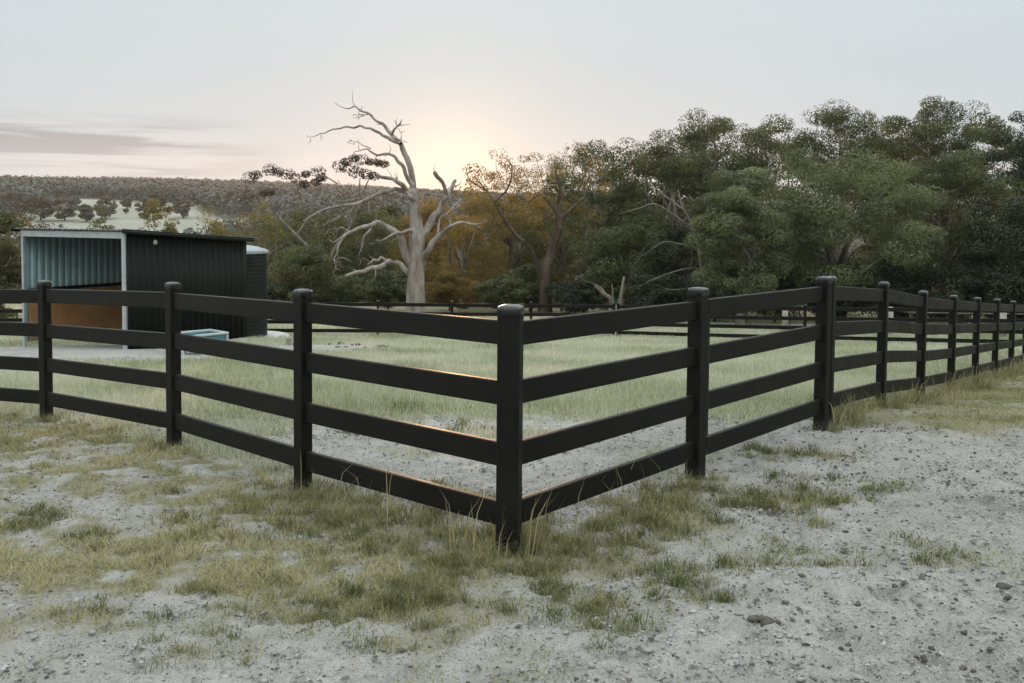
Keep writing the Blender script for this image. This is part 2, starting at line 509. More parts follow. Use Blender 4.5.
def make_hills():
    ys = 150 * (2400 / 150) ** np.linspace(0, 1, 150)
    s = np.linspace(-1, 1, 260)
    X = s[None, :] * (0.9 * ys[:, None] + 300); Y = np.repeat(ys[:, None], len(s), 1)
    Z = gz(X, Y) - 0.02 * (Y <= 150.01)
    n, k = X.shape
    idx = np.arange(n * k).reshape(n, k)
    F = np.stack([idx[:-1, :-1], idx[:-1, 1:], idx[1:, 1:], idx[1:, :-1]], 2).reshape(-1, 4)
    me = np_mesh('hills', np.stack([X, Y, Z], 2).reshape(-1, 3), F); set_attr(me, 'wood', wood_mask(X, Y).ravel())
    tag(link('hills', me, M['hills'], smooth=True), kind='structure')


make_ground(); make_hills()


# ------------------------------------------------------------------ grass, stones, litter (nobody could count them)
def blades(name, x, y, h, w, lean, tint, mat, label, cat, seg=1):
    n = len(x); z = gz(x, y)
    a = rng.uniform(0, 2 * np.pi, n); b = rng.uniform(0, 2 * np.pi, n)
    wx, wy = np.cos(a) * w / 2, np.sin(a) * w / 2
    lx, ly = np.cos(b) * lean * h, np.sin(b) * lean * h
    z = z - .012
    if seg == 1:
        V = np.stack([np.stack([x - wx, y - wy, z], 1), np.stack([x + wx, y + wy, z], 1),
                      np.stack([x + lx, y + ly, z + h], 1)], 1).reshape(-1, 3)
        F = np.arange(3 * n).reshape(n, 3); k = 3
    else:
        V = np.stack([np.stack([x - wx, y - wy, z], 1), np.stack([x + wx, y + wy, z], 1),
                      np.stack([x + lx * .35 + wx * .7, y + ly * .35 + wy * .7, z + h * .62], 1),
                      np.stack([x + lx * .35 - wx * .7, y + ly * .35 - wy * .7, z + h * .62], 1),
                      np.stack([x + lx, y + ly, z + h * (1 - .25 * lean)], 1)], 1).reshape(-1, 3)
        b0 = np.arange(n)[:, None] * 5
        F = np.concatenate([b0 + [0, 1, 2], b0 + [0, 2, 3], b0 + [3, 2, 4]]); k = 5
    me = np_mesh(name, V, F); set_attr(me, 'tint', np.repeat(np.clip(tint, 0, 1), k))
    return tag(link(name, me, mat), label, cat, kind='stuff')


def scatter(n, y0, y1, power=1.0, half=.66, pad=1.8):
    """Random ground points in the viewing wedge, denser where they show larger."""
    t = rng.uniform(0, 1, n); y = y0 * (y1 / y0) ** (t ** power)
    x = rng.uniform(-1, 1, n) * (half * y + pad)
    return x, y


def make_grass():
    # short turf outside the fence
    x, y = scatter(1080000, 2.4, 30, 1.0)
    c = cover(x, y); o = inside(x, y) < .5
    k = o & (rng.uniform(0, 1, len(x)) < c ** 1.25 * .95) & (y < 30)
    x, y, c = x[k], y[k], c[k]
    n1 = fbm(x / .9, y / .9, 41, 3); n2 = fbm(x / .22, y / .22, 43, 2)
    h = (.016 + .042 * n2 * c) * rng.uniform(.5, 1.4, len(x)) * (1 + .035 * y)
    blades('turf_grass', x, y, h, .0035 + .00055 * y, rng.uniform(.3, 1.3, len(x)),
           .30 + .9 * (n1 - .42) + rng.normal(0, .2, len(x)) + .10 * (x < 0), M['turf'], 'thin yellow green turf outside the black rail fence', 'grass')
    # long field grass in the paddock
    x, y = scatter(760000, 5.8, 62, .85, .66, 2)
    c = cover(x, y); i = inside(x, y) > .5
    k = i & (rng.uniform(0, 1, len(x)) < c ** 1.4)
    k &= ~((x > -11.9) & (x < -6.2) & (y > 21) & (y < 27.5) & (c < .3))
    x, y, c = x[k], y[k], c[k]
    n1 = fbm(x / 2.2, y / 2.2, 45, 3); n2 = fbm(x / .5, y / .5, 47, 2)
    near = sstep(14, 9, y)
    h = (.06 + .16 * n2 * c * (1 - .5 * near)) * rng.uniform(.55, 1.35, len(x))
    blades('field_grass', x, y, h, .006 + .00075 * y, rng.uniform(.1, .7, len(x)),
           .46 + 1.1 * (n1 - .5) + rng.normal(0, .19, len(x)), M['field'], 'pale green knee high grass growing across the paddock', 'grass')
    # lush tufts: along fence lines and the clumps in the sand
    xs, ys, hs, ts = [], [], [], []

    def clump(cx, cy, r, n, h, t):
        a = rng.uniform(0, 2 * np.pi, n); q = r * np.abs(rng.normal(0, .55, n))
        xs.append(cx + np.cos(a) * q * 1.2); ys.append(cy + np.sin(a) * q)
        hs.append(h * rng.uniform(.35, 1.2, n) * np.clip(1.15 - .45 * q / r, .3, 1.2)); ts.append(t + rng.normal(0, .17, n))
    for (a, b, r, s) in _tw:
        for _ in range(max(4, int(26 * r))):
            ox, oy = rng.normal(0, r * .5, 2)
            clump(a + ox * 1.25, b + oy, .10 + .1 * r, int(130 * s), .036 + .060 * s * min(1, r * 3), rng.uniform(.05, .5))
    for (p, q, dens, hh) in [(CORNER, GATE_A, 15, .11), (LEFT_POSTS[-1], CORNER, 13, .10), (LEFT_POSTS[-2], LEFT_POSTS[-1], 8, .09),
                             (LEFT_POSTS[-3], LEFT_POSTS[-2], 12, .10), (LEFT_POSTS[-4], LEFT_POSTS[-3], 10, .10)]:
        for _ in range(dens):
            t = rng.uniform(0, 1); side = rng.normal(-.10, .22)
            dx, dy = q[0] - p[0], q[1] - p[1]; L = math.hypot(dx, dy)
            clump(p[0] + dx * t + side * abs(dy) / L * np.sign(dy), p[1] + dy * t - abs(side) * .3, .14, 100, .8 * hh * rng.uniform(.6, 1.2), rng.uniform(.25, .75))
    for (px, py) in LEFT_POSTS + [CORNER, GATE_A, GATE_B] + RIGHT_POSTS:
        big = (px, py) == CORNER
        for _ in range(14 if big else 5):
            ox, oy = rng.normal(0, .17 if big else .10, 2)
            clump(px + ox, py + oy - (.0 if big else .04), .1, 60 if big else 40, (.16 if big else .11) * rng.uniform(.5, 1.2), rng.uniform(.1, .5))
    for p, q in zip(RIGHT_POSTS[:-1], RIGHT_POSTS[1:]):
        for _ in range(26):
            t = rng.uniform(0, 1); s = rng.normal(0, .16)
            clump(p[0] + (q[0] - p[0]) * t + s, p[1] + (q[1] - p[1]) * t - s * .5, .16, 45, rng.uniform(.12, .30), rng.uniform(.2, .75))
    for _ in range(150):                                                    # darker patches of the verge and the paddock
        px = rng.uniform(3.2, 9); py = rng.uniform(9.2, 15)
        if inside(px, py) < .5 and fbm(px / .8, py / .8, 91, 2) > .5: clump(px, py, .28, 60, .07, rng.uniform(.1, .5))
    for (u, v) in [(405, 405), (415, 407), (398, 404), (425, 378), (660, 350), (470, 430), (395, 432)]:
        d = ray(u, v); yy = 8.
        for _ in range(8): yy = (float(gz(d[0] * yy, yy)) - CAMZ) / d[2]
        for _ in range(7): clump(d[0] * yy + rng.normal(0, .22), yy + rng.normal(0, .3), .16, 60, .10, .15)
    x = np.concatenate(xs); y = np.concatenate(ys); h = np.concatenate(hs); t = np.concatenate(ts)
    blades('tuft_grass', x, y, h, .0026 + .00042 * y, rng.uniform(.2, 1.25, len(x)), t, M['tuft'],
           'lush green grass tufts along the fence foot and in the sand', 'grass', seg=2)
    # tall seed stalks against the rails
    xs, ys = [], []
    for (p, q, n) in [(CORNER, GATE_A, 30), (LEFT_POSTS[-1], CORNER, 26), (GATE_B, RIGHT_POSTS[3], 30), (RIGHT_POSTS[3], RIGHT_POSTS[7], 70)]:
        t = rng.uniform(0, 1, n); xs.append(p[0] + (q[0] - p[0]) * t + rng.normal(0, .10, n)); ys.append(p[1] + (q[1] - p[1]) * t - np.abs(rng.normal(.08, .08, n)))
    xs.append(rng.normal(.02, .13, 26)); ys.append(CORNER[1] - .12 + rng.normal(0, .08, 26))
    x = np.concatenate(xs); y = np.concatenate(ys)
    blades('seed_stalks', x, y, rng.uniform(.18, .46, len(x)), .004 + .0004 * y, rng.uniform(.1, .55, len(x)), rng.uniform(.4, .9, len(x)), M['tuft'],
           'tall pale seed stalks standing against the lowest rails', 'grass', seg=2)


ICO_V = None


def make_stones():
    bm = bmesh.new(); bmesh.ops.create_icosphere(bm, subdivisions=1, radius=1)
    v0 = np.array([v.co[:] for v in bm.verts]); f0 = np.array([[v.index for v in f.verts] for f in bm.faces]); bm.free()

    def rocks(name, x, y, r, mat, label, cat, sink=.35, flat=.6):
        n = len(x); z = gz(x, y)
        V = v0[None] * (1 + .28 * rng.normal(0, 1, (n, len(v0), 1)).clip(-1.5, 1.5))
        a = rng.uniform(0, 6.28, n); ca, sa = np.cos(a)[:, None], np.sin(a)[:, None]
        sx = (r * rng.uniform(.8, 1.5, n))[:, None]; sy = (r * rng.uniform(.7, 1.1, n))[:, None]; sz = (r * flat * rng.uniform(.7, 1.2, n))[:, None]
        vx = V[:, :, 0] * sx; vy = V[:, :, 1] * sy
        P = np.stack([x[:, None] + vx * ca - vy * sa, y[:, None] + vx * sa + vy * ca, (z + r * flat * (1 - 2 * sink) + .004)[:, None] + V[:, :, 2] * sz], 2).reshape(-1, 3)
        F = (f0[None] + (np.arange(n) * len(v0))[:, None, None]).reshape(-1, 3)
        tag(link(name, np_mesh(name, P, F), mat), label, cat, kind='stuff')
    x, y = scatter(22000, 2.4, 18, 1.0)
    k = (cover(x, y) < .35) & (fbm(x / .8, y / .8, 5, 3) + .12 * (x > 0) + .1 * (y < 4.2) > .5)
    x, y = x[k], y[k]
    r = .0022 + .0036 * rng.exponential(1, len(x)).clip(0, 3.5) + .0004 * y
    rocks('pebbles', x, y, r, M['pebble'], 'small grey pebbles and soil crumbs strewn over the sandy track', 'pebbles')
    x, y = scatter(42000, 2.4, 20, 1.0)
    k = (cover(x, y) < .5) & (rng.uniform(0, 1, len(x)) < .2 + 2.2 * np.clip(fbm(x / .7, y / .7, 88, 3) - .42 + .06 * (x > 1), 0, .4))
    x, y = x[k], y[k]
    rocks('soil_crumbs', x, y, (.0014 + .0020 * rng.exponential(1, len(x)).clip(0, 3.6) + .0004 * y) * (1 + .3 * (x > 1.2)), M['litter'], 'dark crumbs of earth scattered over the sandy track', 'crumbs')
    # the few bigger clods
    pts = []
    for (u, v, r) in [(752, 622, .03), (768, 624, .026), (745, 619, .02), (790, 606, .02), (903, 588, .018), (1020, 593, .04), (335, 344, .10), (344, 347, .09),
                      (360, 345, .08), (372, 348, .1), (384, 346, .08), (352, 350, .07), (398, 349, .07), (640, 640, .016), (910, 660, .02), (960, 672, .018), (990, 650, .016)]:
        d = ray(u, v); yy = -CAMZ / d[2]
        for _ in range(30): yy = .5 * yy + .5 * (float(gz(d[0] * yy, yy)) - CAMZ) / d[2]
        for _ in range(3): pts.append((d[0] * yy + rng.normal(0, r * 1.4), yy + rng.normal(0, r), r * rng.uniform(.5, 1.1)))
    p = np.array(pts)
    rocks('dung_clods', p[:, 0], p[:, 1], p[:, 2], M['litter'], 'dark clods of earth and dung on the pale ground', 'clods', .3, .55)
    # litter: bits of straw and bark pressed flat
    x, y = scatter(95000, 2.4, 18, 1.0)
    k = (rng.uniform(0, 1, len(x)) < .25 + 1.6 * np.clip(fbm(x / .5, y / .5, 71, 3) - .42, 0, 1)) & (inside(x, y) + (y < 13) > 0)
    x, y = x[k], y[k]; n = len(x); z = gz(x, y) + rng.uniform(.004, .02, n)
    a = rng.uniform(0, 6.28, n); L = rng.exponential(.005, n).clip(.002, .026) + .0010 * y; w = L * rng.uniform(.12, .7, n)
    dx, dy = np.cos(a) * L, np.sin(a) * L; ex, ey = -np.sin(a) * w, np.cos(a) * w; dz = rng.normal(0, .15, n) * L
    V = np.stack([np.stack([x - dx, y - dy, z - dz], 1), np.stack([x + ex, y + ey, z + .003], 1), np.stack([x + dx, y + dy, z + dz], 1), np.stack([x - ex, y - ey, z + .003], 1)], 1).reshape(-1, 3)
    tag(link('ground_litter', np_mesh('ground_litter', V, np.arange(4 * n).reshape(n, 4)), M['litter']), 'dark scraps of bark and straw lying on the sand', 'litter', kind='stuff')


make_grass(); make_stones()

# ------------------------------------------------------------------ fences
POST_H, POST_W = 1.40, .098
RAIL_TOPS = [1.31, .965, .622, .282]
RAIL_H, RAIL_T = .138, .042


def add_post(parent, x, y, ang, h=POST_H, w=POST_W, loc=(0, 0, 0), cap_m=None, detail=True):
    z = float(gz(x, y)); ox, oy, oz = loc
    bm = bmesh.new()
    rot = Matrix.Rotation(ang, 4, 'Z')
    box_bm(bm, (w, w, h + .10), Matrix.Translation((x - ox, y - oy, z - oz + h / 2 - .085)) @ rot, .012 if detail else .008, 3 if detail else 1)
    p = link('post', bm_mesh('post', bm), M['post'], parent)
    m = 6 if detail else 2; q = []                                # a low domed cap with a small skirt
    for cx, cy, a0 in ((1, 1, 0), (-1, 1, 90), (-1, -1, 180), (1, -1, 270)):
        for j in range(m + 1):
            aa = math.radians(a0 + 90 * j / m); q.append((cx * .72 + .28 * math.cos(aa), cy * .72 + .28 * math.sin(aa)))
    q = np.array(q); nq = len(q); hw = w / 2; V = []
    for sc, zc in ((1.0, -.03), (1.07, -.028), (1.08, .0), (1.06, .012), (.98, .019), (.7, .026), (.3, .029), (.02, .03)):
        V.append(np.c_[q * hw * sc, np.full(nq, zc)])
    V = np.vstack(V); cr_, sr_ = math.cos(ang), math.sin(ang)
    V = np.c_[V[:, 0] * cr_ - V[:, 1] * sr_ + x - ox, V[:, 0] * sr_ + V[:, 1] * cr_ + y - oy, V[:, 2] + z - oz + h - .03]
    F = [(i * nq + j, i * nq + (j + 1) % nq, (i + 1) * nq + (j + 1) % nq, (i + 1) * nq + j) for i in range(7) for j in range(nq)]
    cm = np_mesh('cap', V, np.array(F))
    k = link('cap', cm, cap_m or M['cap'], p, True)
    return p


def add_rail(parent, p, q, off, loc, h=RAIL_H, t=RAIL_T, bevel=.009, gap=.03, side=0., name='rail'):
    a = Vector((p[0], p[1], float(gz(*p)) + off - h / 2)) - Vector(loc); b = Vector((q[0], q[1], float(gz(*q)) + off - h / 2)) - Vector(loc)
    d = (b - a).normalized(); n = Vector((0, 0, 1)).cross(d).normalized() * side
    m, L = frame(a + d * gap + n, b - d * gap + n)
    bm = bmesh.new(); box_bm(bm, (L, t, h), m, bevel, 3)
    return link(name, bm_mesh('rail', bm), M['fence'], parent)


def ang(p, q): return math.atan2(q[1] - p[1], q[0] - p[0])


def fence_run(t, posts, loc, h=POST_H, w=POST_W, tops=RAIL_TOPS, rail_h=RAIL_H, detail=True, skip_last=False, angs=None):
    for i, p in enumerate(posts):
        a = angs[i] if angs and angs[i] is not None else ang(posts[max(i - 1, 0)], posts[min(i + 1, len(posts) - 1)])
        wp_ = .128 if tuple(p) == CORNER else (.115 if tuple(p) == GATE_A else w)
        add_post(t, p[0], p[1], a, h + (rng.uniform(-.012, .012) if detail else 0), wp_, loc, None, detail)
    for p, q in zip(posts[:-1], posts[1:]):
        for o in tops: add_rail(t, p, q, o + rng.uniform(-.007, .007), loc, rail_h, bevel=.009 if detail else .006, gap=w * .38)


loc = (*CORNER, float(gz(*CORNER)))
t = thing('rail_fence', 'black four rail fence with the sharp corner post nearest the viewer, running left', 'fence', loc)
fence_run(t, LEFT_POSTS + [CORNER, GATE_A], loc, angs=[None] * 5 + [ang(LEFT_POSTS[-1], CORNER), math.radians(-12), ang(CORNER, GATE_A)])

# the gate that closes the gap right of the corner panel
dg = np.array(GATE_B) - np.array(GATE_A); dg = dg / np.hypot(*dg)
ga = np.array(GATE_A) + dg * .125
loc = (ga[0], ga[1], float(gz(*ga)))
t = thing('rail_gate', 'black four rail gate with dark hinges, hung right of the corner panel, closed', 'gate', loc)
add_post(t, GATE_B[0], GATE_B[1], ang(GATE_A, GATE_B), 1.40, .112, loc)
for o in RAIL_TOPS: add_rail(t, ga, GATE_B, o, loc, gap=.0)
bm = bmesh.new()
zz = float(gz(*ga)); box_bm(bm, (.035, .05, .90), Matrix.Translation((ga[0] - loc[0] + .0, ga[1] - loc[1], .74)) @ Matrix.Rotation(ang(GATE_A, GATE_B), 4, 'Z'), .006)
link('stile', bm_mesh('stile', bm), M['iron'], t)
for o in (1.26, .90, .52):
    bm = bmesh.new()
    c = np.array(GATE_A) + dg * .085
    bmesh.ops.create_cone(bm, cap_ends=True, segments=10, radius1=.013, radius2=.013, depth=.13, matrix=Matrix.Translation((c[0] - loc[0], c[1] - loc[1], o)))
    box_bm(bm, (.09, .02, .045), Matrix.Translation((c[0] - loc[0], c[1] - loc[1], o + .01)) @ Matrix.Rotation(ang(GATE_A, GATE_B), 4, 'Z'), .004)
    link('hinge', bm_mesh('hinge', bm), M['iron'], t)

loc = (RIGHT_POSTS[0][0], RIGHT_POSTS[0][1], float(gz(*RIGHT_POSTS[0])))
t = thing('rail_fence', 'black four rail fence running away right beyond the gate', 'fence', loc)
fence_run(t, RIGHT_POSTS, loc)

# far side of the paddock
FAR = [(u, 38.4 + .0036 * (u - 378) + .000012 * (u - 378) ** 2 * 0) for u in (-90, -10, 70, 148, 225, 301, 378, 452, 531, 614)]
far_pts = [(ray(u, 320)[0] * y, y) for u, y in FAR]
loc = (far_pts[6][0], far_pts[6][1], float(gz(*far_pts[6])))
t = thing('rail_fence', 'black rail fence along the far side of the paddock, in front of the dead tree', 'fence', loc)
fence_run(t, far_pts, loc, detail=False)
far2 = [(ray(u, 320)[0] * y, y) for u, y in ((614, 39.3), (705, 37.4), (805, 35.6), (917, 34.0), (1040, 32.4), (1180, 31))]
far2[0] = (far_pts[-1][0] + .16, far_pts[-1][1] - .02)
loc = (far2[2][0], far2[2][1], float(gz(*far2[2])))
t = thing('rail_fence', 'black rail fence at the foot of the dense trees, seen through the right fence', 'fence', loc)
fence_run(t, far2, loc, detail=False)

# old timber-and-wire fence under the trees
wp = [(ray(u, 320)[0] * y, y) for u, y in ((785, 45.5), (890, 43.5), (1003, 41.5), (1130, 40))]
loc = (wp[0][0], wp[0][1], float(gz(*wp[0])))
t = thing('wire_fence', 'weathered timber post and wire fence behind the black rails, under the trees', 'fence', loc)
for (x, y) in wp:
    bm = bmesh.new(); z = float(gz(x, y))
    bmesh.ops.create_cone(bm, cap_ends=True, segments=9, radius1=.15, radius2=.13, depth=1.35, matrix=Matrix.Translation((x - loc[0], y - loc[1], z - loc[2] + .57)))
    link('post', bm_mesh('timber_post', bm), M['timber'], t, True)
for o in (.35, .7, 1.05):
    parts = []
    for p, q in zip(wp[:-1], wp[1:]):
        A = np.array([p[0], p[1], float(gz(*p)) + o]) - loc; B = np.array([q[0], q[1], float(gz(*q)) + o]) - loc
        parts.append(tube([A, (A + B) / 2 - [0, 0, .03], B], [.008] * 3, 4, 3))
    link('wire', tubes_mesh('wire', parts), M['wire'], t)

# ------------------------------------------------------------------ shed
SN = np.array([-8.75, 22.5])                          # near right corner of the open front
SL = np.array([-11.95, 24.35])                        # left front corner
fd = (SL - SN); FW = float(np.hypot(*fd)); fd = fd / FW
bd = np.array([-fd[1], fd[0]]);
if bd[1] < 0: bd = -bd
SD = 3.75
SB = SN + bd * SD; SLB = SL + bd * SD
ZP = float(gz(*((SN + SL) / 2))) - .02


def zr(p):
    """Underside of the sloping roof above a point (higher at the open front)."""
    s = float((np.asarray(p) - SN).dot(bd)) / SD; l = float((np.asarray(p) - SN).dot(fd)) / FW
    return ZP + 2.80 - .26 * s - .02 * l


shed = thing('horse_shelter', 'dark green corrugated steel shelter with an open front and teal inside', 'shed', (SN[0], SN[1], ZP))
SLOC = np.array([SN[0], SN[1], ZP])


def sheet(name, p, q, zb, outn, rib=.19, rd=.028, mats=None, thick=.006, zt=zr, parent=shed):
    """A ribbed steel wall from p to q, ribs standing out along outn."""
    p = np.array(p, float); q = np.array(q, float); L = float(np.hypot(*(q - p))); d = (q - p) / L
    prof = []; s = 0.
    while s < L:
        for a, o in ((0, 0), (rib * .60, 0), (rib * .68, 1), (rib * .86, 1), (rib * .94, 0)):
            if s + a < L: prof.append((s + a, o * rd))
        s += rib
    prof.append((L, 0))
    V = []; n = len(prof)
    for (a, o) in prof:
        c = p + d * a + np.array(outn) * o; zt_ = zt(p + d * a)
        ci = c - np.array(outn) * thick
        V += [(c[0], c[1], zb), (c[0], c[1], zt_), (ci[0], ci[1], zb), (ci[0], ci[1], zt_)]
    V = np.array(V) - SLOC; F = []; mi = []
    for i in range(n - 1):
        a, b = i * 4, i * 4 + 4
        F += [(a, b, b + 1, a + 1), (a + 2, a + 3, b + 3, b + 2), (a + 1, b + 1, b + 3, a + 3), (a, a + 2, b + 2, b)]; mi += [0, 1, 0, 0]
    me = np_mesh(name, V, np.array(F), mi); me.update()
    return link(name, me, mats, parent)


outR = -fd; outL = fd; outB = bd
two = [M['shed_dark'], M['shed_pale']]
sheet('side_wall', SN + bd * .04, SB, ZP + .02, outR, mats=two)
sheet('side_wall', SL + bd * .04, SLB, ZP + .02, outL, mats=two)
sheet('back_wall', SB + fd * .01, SLB - fd * .01, ZP + .02, outB, mats=two)


def sbox(name, p, q, h, t, mat, z0, z1, parent=shed, bev=.004):
    a = Vector((p[0] - SLOC[0], p[1] - SLOC[1], z0 - ZP)); b = Vector((q[0] - SLOC[0], q[1] - SLOC[1], z1 - ZP))
    m, L = frame(a, b); bm = bmesh.new(); box_bm(bm, (L, t, h), m, bev, 1)
    return link(name, bm_mesh(name, bm), mat, parent)


def spost(name, p, w, zb, zt_, mat, parent=shed):
    bm = bmesh.new()
    box_bm(bm, (w, w, zt_ - zb), Matrix.Translation((p[0] - SLOC[0], p[1] - SLOC[1], (zb + zt_) / 2 - ZP)) @ Matrix.Rotation(math.atan2(fd[1], fd[0]), 4, 'Z'), .005, 1)
    return link(name, bm_mesh(name, bm), mat, parent)


spost('corner_post', SN - bd * .03 + fd * .02, .07, ZP - .1, zr(SN) - .16, M['galv'])
spost('corner_post', SL - bd * .03 - fd * .02, .07, ZP - .1, zr(SL) - .16, M['galv'])
sbox('front_beam', SN - bd * .03 - fd * .02, SL - bd * .03 + fd * .02, .15, .07, M['galv'], zr(SN) - .082, zr(SL) - .082)
kb = [(SL + bd * .08 - fd * .06, SLB - bd * .08 - fd * .06), (SLB - bd * .06 - fd * .10, SB - bd * .06 + fd * .10), (SN + bd * .08 + fd * .06, SB - bd * .08 + fd * .06)]
for p, q in kb:
    sbox('kick_board', p, q, 1.16, .03, M['ply'], ZP + .66, ZP + .66)
for p, q in ((SN + fd * .04, SB + fd * .04), (SL - fd * .04, SLB - fd * .04)):
    sbox('girt', p + bd * .06, q - bd * .06, .07, .05, M['shed_dark'], ZP + 1.30, ZP + 1.30)
# roof: one sloping corrugated sheet with overhang, ribs running front to back
rp = SN - fd * .14 - bd * .16; RL = FW + .42; RD = SD + .30
V = []; F = []; cnt = 0
s = 0.; prof = []
while s < RL:
    for a, o in ((0, 0), (.10, 0), (.115, 1), (.145, 1), (.16, 0)):
        if s + a <= RL: prof.append((s + a, o * .025))
    s += .19
for (a, o) in prof:
    for b in (0, RD):
        c = rp + fd * a + bd * b; z = zr(c) + .012 + o
        V += [(c[0], c[1], z), (c[0], c[1], z + .007)]
V = np.array(V) - SLOC
for i in range(len(prof) - 1):
    a, b = i * 4, i * 4 + 4
    F += [(a + 1, a + 3, b + 3, b + 1), (a, b, b + 2, a + 2), (a, a + 1, b + 1, b), (a + 2, b + 2, b + 3, a + 3)]
F += [(0, 2, 3, 1)]
roof = link('roof', np_mesh('roof', V, np.array(F)), M['roof'], shed)
# dark barge flashing over the side wall, pale drip edge on the front
a = rp + fd * .02; b = a + bd * RD
m_, L_ = frame(Vector((a[0] - SLOC[0], a[1] - SLOC[1], zr(a) - ZP + .005)), Vector((b[0] - SLOC[0], b[1] - SLOC[1], zr(b) - ZP + .005)))
bm = bmesh.new(); box_bm(bm, (L_ + .02, .03, .10), m_ @ Matrix.Translation((0, 0, 0)), .004, 1); link('barge_flashing', bm_mesh('barge', bm), M['shed_dark'], roof)
a = rp + fd * (RL - .02); b = a + bd * RD
m_, L_ = frame(Vector((a[0] - SLOC[0], a[1] - SLOC[1], zr(a) - ZP + .005)), Vector((b[0] - SLOC[0], b[1] - SLOC[1], zr(b) - ZP + .005)))
bm = bmesh.new(); box_bm(bm, (L_ + .02, .03, .10), m_, .004, 1); link('barge_flashing', bm_mesh('barge', bm), M['shed_dark'], roof)
# the small round pale fitting high on the dark wall
c = SN + bd * .80 - fd * .045
bm = bmesh.new()
bmesh.ops.create_uvsphere(bm, u_segments=14, v_segments=8, radius=.06, matrix=Matrix.Translation((c[0] - SLOC[0], c[1] - SLOC[1], 2.54)) @ Matrix.Rotation(math.atan2(fd[1], fd[0]), 4, 'Z') @ Matrix.Diagonal((.55, 1, 1, 1)))
link('wall_fitting', bm_mesh('fitting', bm), M['timber'], shed, True)

# ------------------------------------------------------------------ water tank on its pad
tx, ty = ray(234.5, 300)[0] * 35.2, 35.2
tz = float(gz(tx, ty)) + .10
pad = thing('tank_pad', 'pale concrete pad under the round water tank', 'concrete pad', (tx, ty, tz - .1))
bm = bmesh.new(); bmesh.ops.create_cone(bm, cap_ends=True, segments=40, radius1=1.95, radius2=1.9, depth=.24)
bmesh.ops.translate(bm, verts=bm.verts, vec=(0, 0, -.03)); link('slab', bm_mesh('slab', bm), M['concrete'], pad)
tank = thing('water_tank', 'dark round water tank with a pale domed lid behind the shed', 'water tank', (tx, ty, tz))
TR, TH = 1.13, 3.05
prof = [(TR * .98, 0)]
nr = 22
for i in range(nr):
    z0 = TH * i / nr
    for k in range(4): prof.append((TR + .006 * math.sin(k / 4 * 2 * math.pi), z0 + TH / nr * (k + .5) / 4))
prof.append((TR, TH))


def lathe(prof, seg=48):
    V = []; F = []
    for (r, z) in prof:
        for k in range(seg): V.append((r * math.cos(2 * math.pi * k / seg), r * math.sin(2 * math.pi * k / seg), z))
    for i in range(len(prof) - 1):
        for k in range(seg):
            k2 = (k + 1) % seg; F.append((i * seg + k, i * seg + k2, (i + 1) * seg + k2, (i + 1) * seg + k))
    return np.array(V), np.array(F)


V, F = lathe(prof); link('tank_body', np_mesh('tank_body', V, F), M['tank'], tank, True)
V, F = lathe([(TR + .035, TH - .10), (TR + .035, TH), (TR * .98, TH + .03), (TR * .7, TH + .13), (TR * .35, TH + .19), (.26, TH + .20), (.26, TH + .25), (.22, TH + .27), (.001, TH + .275)])
link('tank_lid', np_mesh('tank_lid', V, F), M['tank_top'], tank, True)

# ------------------------------------------------------------------ water trough
q0 = np.array([ray(182, 330)[0] * 20.8, 20.8]); q1 = np.array([ray(229, 330)[0] * 21.6, 21.6])
td = (q1 - q0) / np.hypot(*(q1 - q0)); tn = np.array([-td[1], td[0]]); TL = float(np.hypot(*(q1 - q0))); TW = .78
zt0 = float(gz(*((q0 + q1) / 2)))
tr = thing('water_trough', 'teal trough in a white tube frame beside the dark shed wall', 'trough', (q0[0], q0[1], zt0))
A = Matrix(((td[0], tn[0], 0, 0), (td[1], tn[1], 0, 0), (0, 0, 1, 0), (0, 0, 0, 1)))


def tbox(name, size, c, mat, bev=.006):
    bm = bmesh.new(); box_bm(bm, size, A @ Matrix.Translation(c), bev, 2); return link(name, bm_mesh(name, bm), mat, tr)


H0 = .42
bm = bmesh.new()
for size, c in (((TL - .10, .02, .14), (TL / 2, .05, H0 - .09)), ((TL - .10, .02, .14), (TL / 2, TW - .05, H0 - .09)), ((.02, TW - .12, .14), (.06, TW / 2, H0 - .09)),
                ((.02, TW - .12, .14), (TL - .06, TW / 2, H0 - .09)), ((TL - .13, TW - .13, .02), (TL / 2, TW / 2, H0 - .155))):
    box_bm(bm, size, A @ Matrix.Translation(c), .004, 1)
link('trough_body', bm_mesh('trough_body', bm), M['teal'], tr)
bm = bmesh.new()
for size, c in (((TL, .05, .045), (TL / 2, .025, H0)), ((TL, .05, .045), (TL / 2, TW - .025, H0)), ((.05, TW - .104, .045), (.025, TW / 2, H0)), ((.05, TW - .104, .045), (TL - .025, TW / 2, H0))):
    box_bm(bm, size, A @ Matrix.Translation(c), .01, 2)
link('rim', bm_mesh('rim', bm), M['white_metal'], tr)
for cx in (.03, TL * .42, TL - .03):
    for cy in (.025, TW - .025): tbox('leg', (.045, .045, H0 + .02), (cx, cy, (H0 - .06) / 2 - .015), M['white_metal'])

# a short offcut of timber lying near the pad
bx, by = ray(291, 334)[0] * 29.0, 29.0; bz = float(gz(bx, by))
bm = bmesh.new(); box_bm(bm, (.16, .14, .24), Matrix.Translation((-.06, 0, .10)) @ Matrix.Rotation(.3, 4, 'Z'), .015, 2)
box_bm(bm, (.14, .12, .09), Matrix.Translation((.07, .02, .035)) @ Matrix.Rotation(-.2, 4, 'Z'), .012, 2)
o = link('timber_block', bm_mesh('timber_block', bm), M['timber']); o.location = (bx, by, bz)
tag(o, 'small pale timber block standing on the ground right of the tank', 'block')


